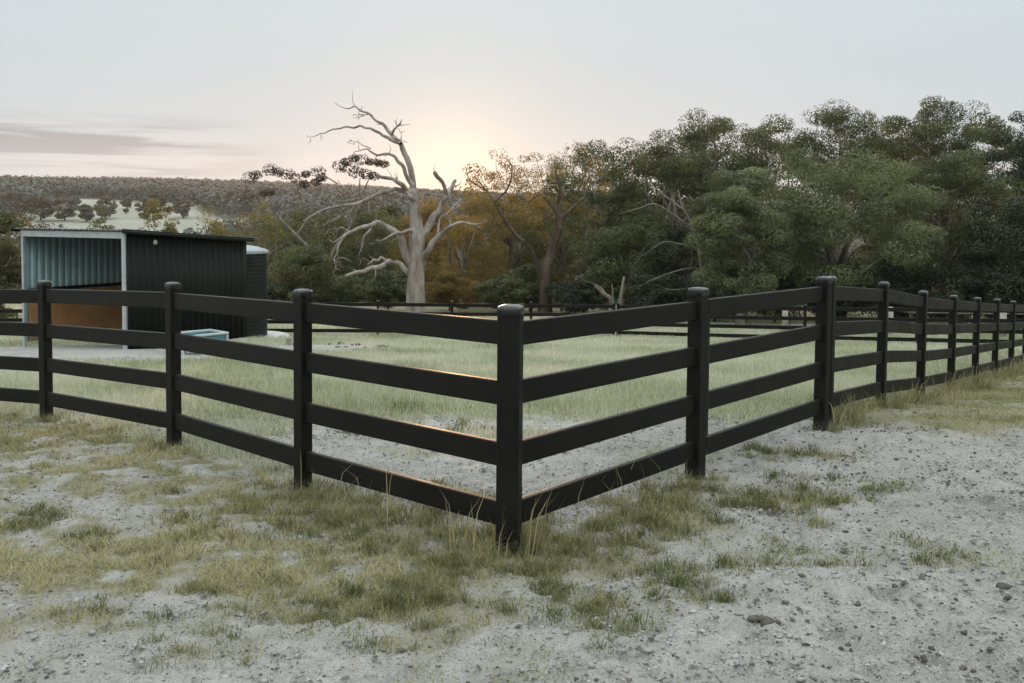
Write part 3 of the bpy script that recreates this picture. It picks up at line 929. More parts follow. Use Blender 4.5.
# ------------------------------------------------------------------ trees
def leaf_cloud(C, R, n, ll, lw, g, droop=.25, shell=.45):
    """n leaf quads around each clump centre C (k,3) with radii R (k,3)."""
    k = len(C); N = k * n
    d = g.normal(0, 1, (N, 3)); d /= np.linalg.norm(d, axis=1)[:, None]
    rad = g.uniform(0, 1, N) ** (1 / 3.) * (1 - shell) + shell * g.uniform(.75, 1.05, N)
    P = np.repeat(C, n, 0) + d * rad[:, None] * np.repeat(R, n, 0)
    nn = d * 1.1 + g.normal(0, .5, (N, 3)) + [0, 0, .25]; nn /= np.linalg.norm(nn, axis=1)[:, None]
    u = g.normal(0, 1, (N, 3)); u[:, 2] -= droop * 2
    u -= nn * (u * nn).sum(1)[:, None]; u /= np.linalg.norm(u, axis=1)[:, None] + 1e-9
    w = np.cross(nn, u)
    L = (ll * g.uniform(.6, 1.35, N))[:, None]; W = (lw * g.uniform(.6, 1.3, N))[:, None]
    V = np.stack([P - u * L / 2, P + w * W / 2 - u * L * .08, P + u * L / 2, P - w * W / 2 - u * L * .08], 1).reshape(-1, 3)
    tint = np.repeat(g.normal(.5, .27, k), n) + g.normal(0, .14, N)
    return V, np.clip(tint, 0, 1)


def tree(name, label, u, vtop, hw, y, vbot, leaf, bark, seed, clumps=60, n=130, ll=.17, lw=.066, sparse=0., group=None, trunk_r=.26, flat=.62, lean=0., cr=.20, hood=True, category='tree'):
    """A gum tree: tapered trunk, limbs that reach the leaf clumps, and a broken crown between vtop and vbot."""
    g = np.random.default_rng(seed)
    x = ray(u, 300)[0] * y; z0 = float(gz(x, y))
    top = at(u, vtop, y)[2]; bot = max(at(u, vbot, y)[2], z0 + .25); W = hw / FPX * y
    Hc = (top - bot) / 2; cz = (top + bot) / 2
    t = thing(name, label, category, (x, y, z0), group)
    # clump centres: an uneven shell of the crown, with lobes
    C = []
    lobes = g.normal(0, 1, (7, 3)); lobes /= np.linalg.norm(lobes, axis=1)[:, None]; lobes[:, 2] = np.abs(lobes[:, 2]) * .8
    while len(C) < clumps:
        d = g.normal(0, 1, 3); d /= np.linalg.norm(d)
        s = .68 + .34 * max(0, (lobes @ d).max()) ** 3
        r = g.uniform(.25, 1.0) ** .5
        if d[2] < -.55 and g.uniform() < .5: continue
        C.append(d * r * s)
    if y < 75: n = int(n * 1.6)
    C = np.array(C); C[:, 2] -= (C[:, 2].max() + C[:, 2].min()) / 2
    rc0 = cr * min(W, Hc * 1.3)
    C = C / np.abs(C).max(0) * [max(W - rc0, .3 * W), max(W - rc0, .3 * W), max(Hc - rc0 * flat, .3 * Hc)]
    C[:, 0] += lean * C[:, 2]
    C[:, 2] += cz - z0
    rc = cr * min(W, Hc * 1.3) * g.uniform(.75, 1.45, clumps) + .12
    R = np.stack([rc * 1.12, rc * 1.12, rc * flat], 1)
    V, tint = leaf_cloud(C, R, n, ll, lw, g)
    me = np_mesh('crown', V, np.arange(len(V)).reshape(-1, 4)); set_attr(me, 'tint', np.repeat(tint, 4))
    # trunk and limbs
    Ht = bot - z0 + Hc * .55
    k0 = g.normal(0, .06 * Ht, 2)
    P = [np.array([0, 0, -.25]), np.array([k0[0] * .3, k0[1] * .3, Ht * .33]), np.array([k0[0] + lean * Ht * .3, k0[1], Ht * .66]), np.array([k0[0] * .6 + lean * Ht * .5, k0[1] * .4, Ht])]
    parts = [tube(P, [trunk_r * 1.25, trunk_r, trunk_r * .8, trunk_r * .55], 9, 4, .08, seed)]
    for i in g.choice(clumps, min(clumps, 16), replace=False):
        b = P[2] * (1 - .0) if g.uniform() < .5 else P[3]
        if C[i][2] < P[2][2]: b = P[1] * .4 + P[2] * .6
        e = C[i]; m1 = b + (e - b) * .4 + g.normal(0, .07, 3) * np.linalg.norm(e - b) + [0, 0, .05 * Hc]
        m2 = b + (e - b) * .75 + g.normal(0, .06, 3) * np.linalg.norm(e - b)
        r0 = trunk_r * g.uniform(.28, .5)
        parts.append(tube([b, m1, m2, e], [r0, r0 * .7, r0 * .4, r0 * .14], 6, 3, .04, seed + int(i)))
    link('trunk', tubes_mesh('trunk', parts), bark, t, True)
    link('crown', me, leaf, t)
    return t


G_, Y_, D_, R_ = M['leaf_green'], M['leaf_grey'], M['leaf_dark'], M['leaf_rust_glow']
BP, BD, BM = M['bark_pale'], M['bark_dark'], M['bark_mid']
TREES = [
    # name, label, u, vtop, half width px, y, vbot, leaf, bark, kwargs
    ('gum_tree', 'spreading gum with the widest grey green crown, in front of the right tree wall', 838, 148, 98, 53, 312, Y_, BM, dict(clumps=130, n=330, trunk_r=.4, cr=.165)),
    ('gum_tree', 'rounded pale green gum with a drooping side, left of the widest crown', 742, 166, 56, 50, 314, Y_, BM, dict(clumps=90, n=300, cr=.19)),
    ('gum_tree', 'tall gum with umbrella shaped tufts and gaps, highest above the drooping round gum', 718, 110, 62, 66, 215, G_, BP, dict(clumps=84, n=170, trunk_r=.3, flat=.72, cr=.14)),
    ('gum_tree', 'tall open gum whose lacy top stands above the widest crown', 836, 102, 70, 68, 205, G_, BP, dict(clumps=90, n=165, flat=.72, trunk_r=.28, cr=.13)),
    ('gum_tree', 'tallest gum on the right with a bronze patch in its dark layered top', 936, 96, 60, 66, 200, G_, BP, dict(clumps=86, n=170, flat=.72, trunk_r=.3, cr=.14)),
    ('gum_tree', 'dense gum under the tallest dark layered top, right of the widest crown', 945, 150, 72, 56, 312, G_, BM, dict(clumps=110, n=260, cr=.17)),
    ('gum_tree', 'dark gum cut by the right edge of the picture', 1026, 110, 56, 60, 300, D_, BM, dict(clumps=100, n=210, cr=.17)),
    ('gum_tree', 'low dark gum behind the end of the right fence', 1010, 196, 60, 49, 322, D_, BM, dict(clumps=90, n=220, cr=.19)),
    ('gum_tree', 'mid green gum with pale bare limbs showing, left of the drooping round gum', 664, 130, 60, 62, 300, G_, BP, dict(clumps=96, n=220, trunk_r=.3, cr=.16)),
    ('gum_tree', 'olive gum with layered tufts, right of the dark twisted trunk', 604, 142, 60, 66, 280, G_, BM, dict(clumps=90, n=170, cr=.14, flat=.7)),
    ('gum_tree', 'low bushy gum above the pale broken stems', 628, 205, 64, 60, 312, G_, BM, dict(clumps=90, n=230, cr=.18)),
    ('gum_tree', 'low dark gum in the hollow between broken stems and drooping round gum', 690, 222, 46, 57, 318, D_, BM, dict(clumps=74, n=140, cr=.19)),
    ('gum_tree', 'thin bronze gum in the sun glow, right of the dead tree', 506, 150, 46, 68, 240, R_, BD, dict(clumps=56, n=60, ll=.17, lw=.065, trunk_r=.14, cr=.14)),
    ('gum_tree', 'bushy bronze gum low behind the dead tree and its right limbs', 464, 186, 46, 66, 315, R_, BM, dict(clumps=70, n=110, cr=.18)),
    ('gum_tree', 'olive gum standing between the dead tree and dark twisted trunk', 512, 180, 44, 71, 315, G_, BM, dict(clumps=74, n=110, cr=.18)),
    ('gum_tree', 'olive gold gum behind the dark twisted trunk, thin against the sky', 556, 152, 42, 72, 315, M['leaf_gold'], BM, dict(clumps=74, n=90, cr=.17)),
    ('gum_tree', 'round dark gum just left of the dead tree trunk', 368, 197, 40, 72, 318, G_, BM, dict(clumps=76, n=120, cr=.18)),
    ('gum_tree', 'olive gum behind the leaning pale stem, between tank and dead tree', 312, 208, 44, 70, 318, G_, BP, dict(clumps=70, n=110, cr=.18)),
    ('gum_tree', 'olive gum rising just above the water tank', 264, 202, 36, 76, 318, M['leaf_gold'], BM, dict(clumps=64, n=110, cr=.18)),
    ('gum_tree', 'small golden gum behind the low end of the shed roof', 214, 207, 26, 84, 300, M['leaf_gold'], BM, dict(clumps=50, n=100, cr=.19)),
    ('gum_tree', 'dark gum at the left edge of the picture beside the shed', -4, 212, 34, 46, 330, G_, BM, dict(clumps=90, n=130, cr=.19)),
    ('gum_tree', 'wide brown topped gum behind the left end of the shed roof', 30, 194, 48, 104, 300, M['leaf_far'], BM, dict(clumps=70, n=90, ll=.34, lw=.13, cr=.17)),
    ('gum_tree', 'small gum peeping over the middle of the shed roof', 100, 206, 22, 112, 280, G_, BM, dict(clumps=34, n=80, ll=.34, lw=.13, cr=.22)),
    ('gum_tree', 'two tiered olive gum above the sloping side of the shed roof', 160, 199, 24, 96, 290, M['leaf_gold'], BM, dict(clumps=44, n=90, ll=.32, lw=.12, cr=.2)),
]
for i, (nm, lab, u, vt, hw, y, vb, lf, bk, kw) in enumerate(TREES):
    tree(nm, lab, u, vt, hw, y, vb, lf, bk, 100 + i, group='gum trees around the paddock', **kw)

# second row: only parts of these show through the gaps in front
BACK = [(640, 148, 60, 84, 330, 'olive gum hidden behind the layered olive gum'),
        (700, 126, 60, 80, 330, 'dark gum glimpsed behind the tall umbrella topped gum'), (778, 118, 58, 78, 330, 'dark gum filling the dip between the two tallest lacy tops'),
        (880, 116, 50, 80, 330, 'dark gum behind the widest crown, seen through its top'), (905, 118, 50, 80, 330, 'dark gum filling the dip left of the bronze patched top'),
        (985, 114, 50, 76, 330, 'dark gum in the dip before the right edge'), (1060, 130, 60, 62, 330, 'dark gum just past the right edge of the picture'),
        (1120, 150, 70, 52, 330, 'dark gum well past the right edge of the picture'), (430, 200, 50, 84, 330, 'dull bronze gum behind the dead trunk'),
        (335, 214, 44, 90, 330, 'dull olive gum behind the leaning pale stem'), (395, 205, 30, 96, 330, 'dull olive gum behind the left limbs of the dead tree'),
        (285, 212, 40, 94, 330, 'dull olive gum behind the tank and its taller neighbour'), (595, 170, 46, 88, 330, 'dull olive gum between the twisted trunk and the layered gum'),
        (490, 198, 44, 90, 334, 'dull bronze gum low behind the thin bronze gum'), (545, 190, 44, 92, 334, 'dull bronze gum low behind the twisted trunk')]
for i, (u, vt, hw, y, vb, lab) in enumerate(BACK):
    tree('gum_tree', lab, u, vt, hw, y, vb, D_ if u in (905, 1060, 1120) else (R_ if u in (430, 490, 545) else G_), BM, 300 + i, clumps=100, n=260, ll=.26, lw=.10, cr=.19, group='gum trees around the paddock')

# undergrowth: each bush at the foot of the trees
BUSH = [(305, 246, 34, 57, 'tall loose bush hiding the foot of the leaning stem'), (530, 262, 26, 62, 'low bush behind the left side of the twisted trunk'), (285, 283, 34, 58, 'shadowy bush right of the tank pad'), (340, 276, 34, 60, 'bush below the leaning pale stem'), (388, 272, 26, 62, 'low bush at the left foot of the dead tree'),
        (450, 272, 34, 61, 'bronze bush at the right foot of the dead tree'), (500, 276, 32, 60, 'bush left of the dark twisted trunk'), (575, 280, 28, 58, 'bush right of the dark twisted trunk'),
        (655, 272, 34, 55, 'bush right of the pale broken stems'), (715, 268, 34, 53, 'bush behind the post where the gate hangs'), (775, 262, 36, 52, 'bush behind the middle of the gate'),
        (835, 262, 38, 52, 'bush behind the paired gate posts'), (895, 262, 38, 51, 'bush behind the first right fence posts'), (955, 262, 38, 49, 'bush behind the middle of the right fence'),
        (1020, 262, 38, 47, 'bush behind the last right fence post in view')]
for i, (u, vt, hw, y, lab) in enumerate(BUSH):
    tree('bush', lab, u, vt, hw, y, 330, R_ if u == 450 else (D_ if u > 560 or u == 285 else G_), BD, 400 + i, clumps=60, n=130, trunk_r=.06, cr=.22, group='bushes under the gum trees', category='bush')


def limb(parent, pts, r, base, y, mat, seed, name='limb', wob=.10, sides=9, dy=None, thick=.72):
    """A limb whose course was read off the photograph, given a depth of its own about the tree."""
    g = np.random.default_rng(seed)
    n = len(pts); dd = np.zeros(n)
    if dy is not None: dd = np.linspace(0, dy, n) + g.normal(0, .05 * abs(dy) + .04, n); dd[0] = 0
    P = np.array([at(u, v, y + d) for (u, v), d in zip(pts, dd)]) - base
    rr = np.array(r) / FPX * y * thick
    return tube(P, rr, sides, 4, wob, seed)


def crop(pts): return [(230 + a / 2.846, 80 + b / 2.846) for a, b in pts]


YD = 56.
bx = ray(415.5, 308)[0] * YD
base = np.array([bx, YD, float(gz(bx, YD))])
dead = thing('dead_tree', 'tall bare silver grey dead tree with twisted limbs in front of the sunrise', 'tree', base)
vb = (at(415, 308, YD)[2] - base[2])
tr_pts = [(415.0, 330), (415.5, 306), (416, 280), (416.5, 256), (416.5, 236), (416, 222), (415, 205), (413, 190)]
link('trunk', tubes_mesh('trunk', [limb(dead, tr_pts, [11, 9.6, 8.6, 8.3, 8.0, 6.0, 4.6, 3.6], base, YD, BP, 1, wob=.07, sides=14, thick=1.0)]), BP, dead, True)
LIMBS = [
    ([(528, 440), (527, 370), (521, 300), (506, 230), (485, 180), (455, 150), (435, 125), (395, 95), (355, 75), (310, 74)], [6.5, 5.6, 4.6, 3.6, 2.9, 2.4, 1.9, 1.4, 1.0, .4], 2.2),
    ([(486, 182), (462, 172), (440, 160), (425, 150), (400, 138), (370, 130), (330, 133), (290, 141), (258, 152), (228, 163)], [2.6, 2.3, 2.0, 1.8, 1.6, 1.4, 1.1, .9, .6, .3], 1.2),
    ([(460, 156), (476, 132), (489, 112)], [1.6, 1.1, .4], -.6),
    ([(470, 166), (486, 170), (488, 155)], [1.2, .7, .3], .5),
    ([(520, 300), (500, 268), (478, 232), (450, 210), (420, 214), (390, 196), (350, 206)], [3.2, 2.6, 2.1, 1.7, 1.3, .9, .4], -1.6),
    ([(524, 325), (492, 300), (462, 281), (420, 270)], [3.4, 2.8, 2.4, 1.8], -1.4),
    ([(524, 342), (500, 318), (470, 310), (430, 321), (380, 345), (330, 356), (270, 368), (208, 402)], [3.6, 3.0, 2.6, 2.4, 2.2, 1.8, 1.4, .5], -2.6),
    ([(384, 343), (345, 372), (305, 394), (270, 412)], [1.6, 1.2, .9, .3], 1.4),
    ([(520, 530), (492, 475), (468, 430), (420, 405), (370, 420), (330, 440), (294, 462)], [6.0, 5.0, 4.0, 2.9, 2.2, 1.6, .5], -2.2),
    ([(408, 408), (386, 440), (378, 470), (364, 505)], [1.7, 1.3, 1.0, .3], -.8),
    ([(345, 432), (318, 420), (305, 432), (296, 450)], [1.2, 1.0, .8, .3], .8),
    ([(335, 438), (310, 470), (296, 510), (300, 540)], [1.2, .9, .7, .3], -1.2),
    ([(535, 440), (508, 428), (470, 436), (424, 458)], [3.0, 2.3, 1.7, .5], -1.8),
    ([(512, 555), (482, 522), (452, 516), (430, 531), (400, 535), (365, 546), (329, 558)], [4.2, 3.6, 3.2, 3.0, 2.6, 2.2, 1.5], -2.4),
    ([(462, 520), (430, 505), (408, 512), (392, 524)], [1.9, 1.5, 1.2, .8], -.5),
    ([(535, 445), (568, 412), (597, 372), (618, 330), (632, 305), (642, 285)], [5.2, 4.6, 4.0, 3.2, 2.8, 2.2], 1.8),
    ([(617, 325), (604, 290), (582, 262)], [2.6, 2.4, 2.6], -.8),
    ([(540, 535), (566, 485), (598, 442), (630, 416), (680, 409), (722, 405)], [5.0, 4.2, 3.2, 2.4, 1.7, .6], -1.8),
    ([(626, 420), (627, 405), (624, 388)], [1.4, 1.2, 1.0], .3),
    ([(592, 440), (600, 392), (622, 376), (648, 364), (658, 384)], [1.8, 1.5, 1.2, 1.0, .4], 1.2),
    ([(628, 372), (652, 345), (670, 330)], [1.0, .8, .3], .8),
    ([(400, 196), (378, 186), (352, 176)], [.8, .6, .3], .6),
    ([(405, 102), (380, 100), (350, 108)], [.9, .6, .3], -.5),
]
gd = np.random.default_rng(91)


def rough_path(pts, r, g, k=2, amp=4.2):
    """More joints and small kinks between the joints read off the photograph (its own crop units)."""
    P = np.array(pts, float); r = np.array(r, float); Q = [P[0]]; q = [r[0]]
    for i in range(len(P) - 1):
        L = np.hypot(*(P[i + 1] - P[i]))
        for j in range(1, k + 1):
            f = j / k; m = P[i] + (P[i + 1] - P[i]) * f
            if j < k: m = m + g.normal(0, min(amp, L * .09), 2)
            Q.append(m); q.append(r[i] + (r[i + 1] - r[i]) * f)
    return [tuple(a) for a in Q], q


for i, (pts, r, dy) in enumerate(LIMBS):
    pts2, r2 = rough_path(pts, r, gd)
    parts = [limb(dead, crop(pts2), r2, base, YD, BP, 20 + i, dy=dy, thick=.8)]
    nn = len(pts2)
    for k in range(int(gd.integers(3, 6))):                       # short twigs off the outer half
        j = int(gd.integers(nn // 2, nn)); p = np.array(pts2[j]); d0 = p - np.array(pts2[max(j - 2, 0)]); d0 = d0 / (np.hypot(*d0) + 1e-6)
        a = gd.choice([-1, 1]) * gd.uniform(.4, 1.1); d1 = np.array([d0[0] * math.cos(a) - d0[1] * math.sin(a), d0[0] * math.sin(a) + d0[1] * math.cos(a)])
        Lk = gd.uniform(14, 42) * (.6 if r2[j] < .8 else 1); e = p + d1 * Lk + gd.normal(0, 4, 2); m = p + d1 * Lk * .5 + gd.normal(0, 4, 2)
        yo = dy * j / nn
        parts.append(limb(dead, crop([tuple(p), tuple(m), tuple(e)]), [min(.9, r2[j] * .6), .5, .18], base, YD + yo, BP, 900 + i * 9 + k, dy=gd.uniform(-.8, .8), sides=5))
    link('limb', tubes_mesh('limb', parts), BP, dead, True)

# dark twisted trunk with a thin bronze crown
YT = 60.; bx = ray(545, 305)[0] * YT; base = np.array([bx, YT, float(gz(bx, YT))])
t = thing('twisted_tree', 'gum with a thick dark twisted trunk and a thin bronze crown in the glow', 'tree', base, 'gum trees around the paddock')
parts = [limb(t, [(545, 330), (545, 300), (547, 270), (554, 245), (559, 222), (556, 205)], [11, 9, 7.5, 6.5, 5.5, 3.4], base, YT, BD, 1, sides=11),
         limb(t, [(546, 285), (538, 268), (532, 252), (524, 240)], [5, 4, 2.6, 1.4], base, YT, BD, 2, dy=-1),
         limb(t, [(556, 212), (548, 200), (538, 195), (528, 203)], [3, 2.2, 1.6, .8], base, YT, BD, 3, dy=1),
         limb(t, [(559, 222), (572, 208), (585, 196), (592, 178)], [3, 2.4, 1.6, .7], base, YT, BD, 4, dy=1.5),
         limb(t, [(556, 207), (560, 190), (556, 172), (562, 158)], [2.4, 1.8, 1.3, .5], base, YT, BD, 5, dy=-.6),
         limb(t, [(530, 248), (510, 228), (496, 205), (486, 190), (474, 176)], [2.8, 2.2, 1.8, 1.2, .6], base, YT, BD, 6, dy=1.6),
         limb(t, [(494, 202), (508, 188), (512, 168), (506, 158)], [1.5, 1.2, .9, .4], base, YT, BD, 7, dy=.8),
         limb(t, [(486, 190), (470, 180), (466, 168)], [1.2, .8, .4], base, YT, BD, 8, dy=-.8)]
link('trunk', tubes_mesh('trunk', parts), BD, t, True)
g = np.random.default_rng(55)
cl = [(592, 176), (580, 186), (600, 190), (566, 162), (556, 172), (548, 198), (535, 200), (574, 205), (588, 212), (474, 178), (466, 172), (486, 186), (506, 162), (514, 172), (504, 182),
      (470, 190), (528, 214), (600, 215), (560, 232), (516, 205), (580, 234), (496, 198), (545, 180), (478, 200), (590, 160), (575, 152), (540, 218)]
C = np.array([at(u + g.normal(0, 3), v + g.normal(0, 2), YT + g.normal(0, 1.4)) for (u, v) in cl]) - base
rc = g.uniform(.35, .85, len(C)); Vv, tint = leaf_cloud(C, np.stack([rc * 1.2, rc * 1.2, rc * .75], 1), 75, .22, .08, g)
me = np_mesh('crown', Vv, np.arange(len(Vv)).reshape(-1, 4)); set_attr(me, 'tint', np.repeat(tint, 4)); link('crown', me, R_, t)

# leaning pale stem with hanging bunches of leaves against the sky
YT = 60.; bx = ray(330, 300)[0] * YT; base = np.array([bx, YT, float(gz(bx, YT))])
t = thing('leaning_gum', 'slender gum with a leaning pale stem and bronze leaf bunches strung along the hilltop', 'tree', base, 'gum trees around the paddock')
parts = [limb(t, [(332, 330), (327, 290), (315, 257), (300, 239), (280, 219), (272, 208), (268, 190)], [3.4, 3.0, 2.6, 2.4, 1.8, 1.2, .7], base, YT, BM, 1),
         limb(t, [(324, 280), (334, 250), (352, 224), (358, 200), (360, 178)], [3.2, 2.4, 1.8, 1.3, .6], base, YT, BM, 2, dy=1),
         limb(t, [(356, 208), (364, 190), (372, 172)], [1.3, 1.0, .5], base, YT, BM, 3, dy=-.6), limb(t, [(352, 224), (345, 196), (338, 180)], [1.2, .8, .4], base, YT, BM, 4, dy=.5),
         limb(t, [(338, 184), (322, 176), (304, 184), (286, 174), (262, 172)], [1.0, .8, .7, .5, .3], base, YT, BM, 5, dy=.8),
         limb(t, [(296, 236), (310, 215), (318, 200)], [1.5, 1.1, .5], base, YT, BM, 6, dy=.8), limb(t, [(318, 262), (296, 280), (280, 276), (268, 266)], [2.0, 1.6, 1.2, .5], base, YT, BM, 7, dy=-1.5),
         limb(t, [(320, 268), (340, 258), (352, 262)], [1.5, 1.0, .5], base, YT, BM, 8, dy=-1)]
link('trunk', tubes_mesh('trunk', parts), BM, t, True)
cl = [(250, 178), (256, 175), (270, 170), (278, 172), (288, 174), (296, 178), (306, 174), (318, 172), (322, 178), (304, 184), (316, 182), (264, 193), (270, 192), (246, 196),
      (346, 162), (354, 158), (362, 160), (370, 162), (378, 163), (384, 164), (356, 172), (366, 174), (374, 176), (350, 168), (340, 166)]
C = np.array([at(u, v, YT + g.normal(0, .9)) for (u, v) in cl]) - base
rc = g.uniform(.26, .5, len(C)); Vv, tint = leaf_cloud(C, np.stack([rc * 1.2, rc * 1.2, rc * .9], 1), 170, .16, .07, g)
me = np_mesh('crown', Vv, np.arange(len(Vv)).reshape(-1, 4)); set_attr(me, 'tint', np.repeat(tint, 4)); link('crown', me, M['leaf_hang'], t)

# pale broken stems behind the far fence
YT = 52.; bx = ray(617, 310)[0] * YT; base = np.array([bx, YT, float(gz(bx, YT))])
t = thing('broken_gum', 'pale broken stems leaning apart behind the far fence', 'dead tree', base)
for i, (pts, r) in enumerate([([(615, 332), (612, 302), (604, 294), (595, 286)], [4, 3.2, 2.6, 1.6]), ([(618, 332), (620, 304), (622, 290), (624, 277)], [4, 3.2, 2.8, 1.8]),
                              ([(614, 320), (613, 300), (612, 284)], [2.2, 1.6, .9]), ([(610, 300), (600, 287), (586, 281)], [1.3, .9, .4])]):
    link('limb', tubes_mesh('limb', [limb(t, pts, r, base, YT, BM, 70 + i, dy=(-.8, .4, .2, 1)[i], thick=.62)]), BM, t, True)
# bare pale limbs that hang out of the tree wall
YT = 53.; bx = ray(700, 310)[0] * YT; base = np.array([bx, YT, float(gz(bx, YT))])
t = thing('bare_limbed_tree', 'bare pale branching limbs reaching out of the foliage left of the drooping round gum', 'dead tree', base)
for i, (pts, r) in enumerate([([(706, 330), (703, 285), (698, 245), (690, 222), (682, 205), (678, 190)], [4.2, 3.8, 3.2, 2.6, 2, 1]), ([(692, 228), (672, 214), (655, 204), (640, 208), (618, 214)], [2.2, 1.8, 1.4, 1.0, .4]),
                              ([(684, 210), (668, 198), (660, 192)], [1.6, 1.2, .5]), ([(698, 248), (680, 244), (664, 242), (650, 250)], [1.8, 1.4, 1.0, .4]),
                              ([(700, 268), (680, 270), (652, 280), (644, 284)], [1.4, 1.0, .8, .3]), ([(700, 286), (672, 290), (655, 284)], [1.2, .9, .4])]):
    link('limb', tubes_mesh('limb', [limb(t, pts, r, base, YT, BM, 90 + i, dy=(-.3, -1.5, 1, -1.2, -1.8, -1)[i], thick=.5)]), BM, t, True)


# trees one can tell apart out on the valley pasture, then the far-off wood on the ridge
FARTREES = [(66, 194, 17, 520, 221, 'brown domed tree on the pasture above the left half of the shed'), (78, 197, 4.5, 640, 206, 'small round dark tree in the middle of the pasture'),
            (106, 196, 12, 560, 219, 'rusty bush shaped tree on the pasture above the shed corner'), (128, 198, 6, 560, 209, 'thin pale grey tree alone on the pasture'),
            (127, 209, 2.5, 480, 214, 'tiny dark shrub on the open pasture'), (158, 190, 10, 560, 212, 'tall grey brown tree standing over the tiered gum'),
            (206, 193, 11, 640, 208, 'grey tree at the right end of the open pasture'), (16, 190, 17, 520, 221, 'brown tree at the left end of the pasture'),
            (236, 190, 14, 620, 209, 'rusty tree right of the open pasture, under the ridge'), (42, 197, 14, 500, 221, 'low spreading brown tree between two domed ones on the pasture'),
            (104, 188, 6, 760, 199, 'dark tree at the upper edge of the pasture'), (146, 198, 9, 520, 218, 'low rusty tree left of the tall grey brown one'),
            (184, 197, 10, 540, 218, 'dusky tree between the tall grey brown one and the end of the pasture'), (88, 204, 8, 480, 222, 'low dusky tree right of the brown domed one'), (262, 192, 12, 640, 212, 'dusky tree at the foot of the glowing hill')]
for i, (u, vt, hw, y, vb, lab) in enumerate(FARTREES):
    # stand the tree on the hillside where its foot is seen
    d = ray(u, vb); yy = y
    ysamp = np.linspace(300, 1000, 800); zs = gz(d[0] * ysamp, ysamp) - CAMZ; diff = d[2] * ysamp - zs
    kx = np.where(diff < 0)[0]
    yy = float(ysamp[kx[0]]) if len(kx) else y
    tree('pasture_tree', lab, u, vt, hw, yy, vb - 2, M['leaf_far'], BM, 500 + i, clumps=34, n=100, ll=yy / 520., lw=yy / 900., trunk_r=.4, cr=.25, group='lone trees on the far pasture')


def make_wood():
    g = np.random.default_rng(77)
    n = 26000
    y = 240 * (1900 / 240) ** g.uniform(0, 1, n); x = (ray(-120, 200)[0] + g.uniform(0, 1, n) * (ray(760, 200)[0] - ray(-120, 200)[0])) * y
    k = g.uniform(0, 1, n) < wood_mask(x, y) * np.clip(y / 1100, .15, 1)
    x, y = x[k], y[k]; h = g.uniform(6, 12, len(x)) * (1 - .25 * (y < 500)); w = h * g.uniform(.35, .55, len(x))
    z = gz(x, y) + h * .55
    C = np.stack([x, y, z], 1); R = np.stack([w, w, h * .5], 1)
    V, tint = leaf_cloud(C, R, 46, 1, 1, g, .0, .5)
    # leaves sized by the tree
    P = V.reshape(-1, 4, 3); c = P.mean(1, keepdims=True); P = c + (P - c) * np.repeat(h, 46)[:, None, None] * np.array([.19])
    me = np_mesh('distant_woodland', P.reshape(-1, 3), np.arange(len(P) * 4).reshape(-1, 4)); set_attr(me, 'tint', np.repeat(tint, 4))
    tag(link('distant_woodland', me, M['leaf_wood']), 'dusky woodland covering the far ridge and its lower slopes', 'woodland', kind='stuff')


make_wood()


def make_unseen_wood():
    """The tree wall runs on past the right edge and behind the viewer's right shoulder."""
    g = np.random.default_rng(78)
    n = 520
    t = g.uniform(0, 1, n); x = 34 + 9 * g.uniform(0, 1, n) - 6 * t; y = 34 - 62 * t
    z = gz(x, y) + 11.5 * g.uniform(0, 1, n)
    C = np.stack([x, y, z], 1); R = np.stack([g.uniform(1.3, 2.4, n)] * 3, 1) * [1, 1, .7]
    V, tint = leaf_cloud(C, R, 60, .6, .3, g)
    me = np_mesh('unseen_side_wood', V, np.arange(len(V)).reshape(-1, 4)); set_attr(me, 'tint', np.repeat(tint, 4))
    tag(link('unseen_side_wood', me, M['leaf_dark']), 'unseen dark wood added past the right edge for the rails to mirror', 'woodland', kind='stuff')  # out of view, added so the right rails mirror something dark


make_unseen_wood()

# ------------------------------------------------------------------ haze: evenly thin air round the whole scene
HAZE = 0.00011
bm = bmesh.new(); bmesh.ops.create_cube(bm, size=1)
bmesh.ops.scale(bm, verts=bm.verts, vec=(7000, 2700, 200)); bmesh.ops.translate(bm, verts=bm.verts, vec=(0, 1250, 30))
m, nt, out = new_mat('pale_air'); pv = nd(nt, 'ShaderNodeVolumePrincipled'); pv.inputs['Density'].default_value = HAZE
pv.inputs['Color'].default_value = (.93, .93, .94, 1); pv.inputs['Anisotropy'].default_value = .5
nt.links.new(pv.outputs[0], out.inputs['Volume'])
tag(link('haze', bm_mesh('haze', bm), m), kind='stuff')

# ------------------------------------------------------------------ light
SUN_AZ, SUN_EL = math.degrees(math.atan2(ray(452, 168)[0], 1)), 1.95     # degrees right of straight ahead, above the horizon
sd = Vector((math.sin(math.radians(SUN_AZ)) * math.cos(math.radians(SUN_EL)), math.cos(math.radians(SUN_AZ)) * math.cos(math.radians(SUN_EL)), math.sin(math.radians(SUN_EL))))
L = bpy.data.lights.new('sun', 'SUN'); L.energy = 3.2; L.angle = math.radians(.5); L.color = (1, .55, .24)
lo = bpy.data.objects.new('sun', L); COL.objects.link(lo); lo.rotation_euler = (-sd).to_track_quat('-Z', 'Y').to_euler(); lo.location = sd * 100

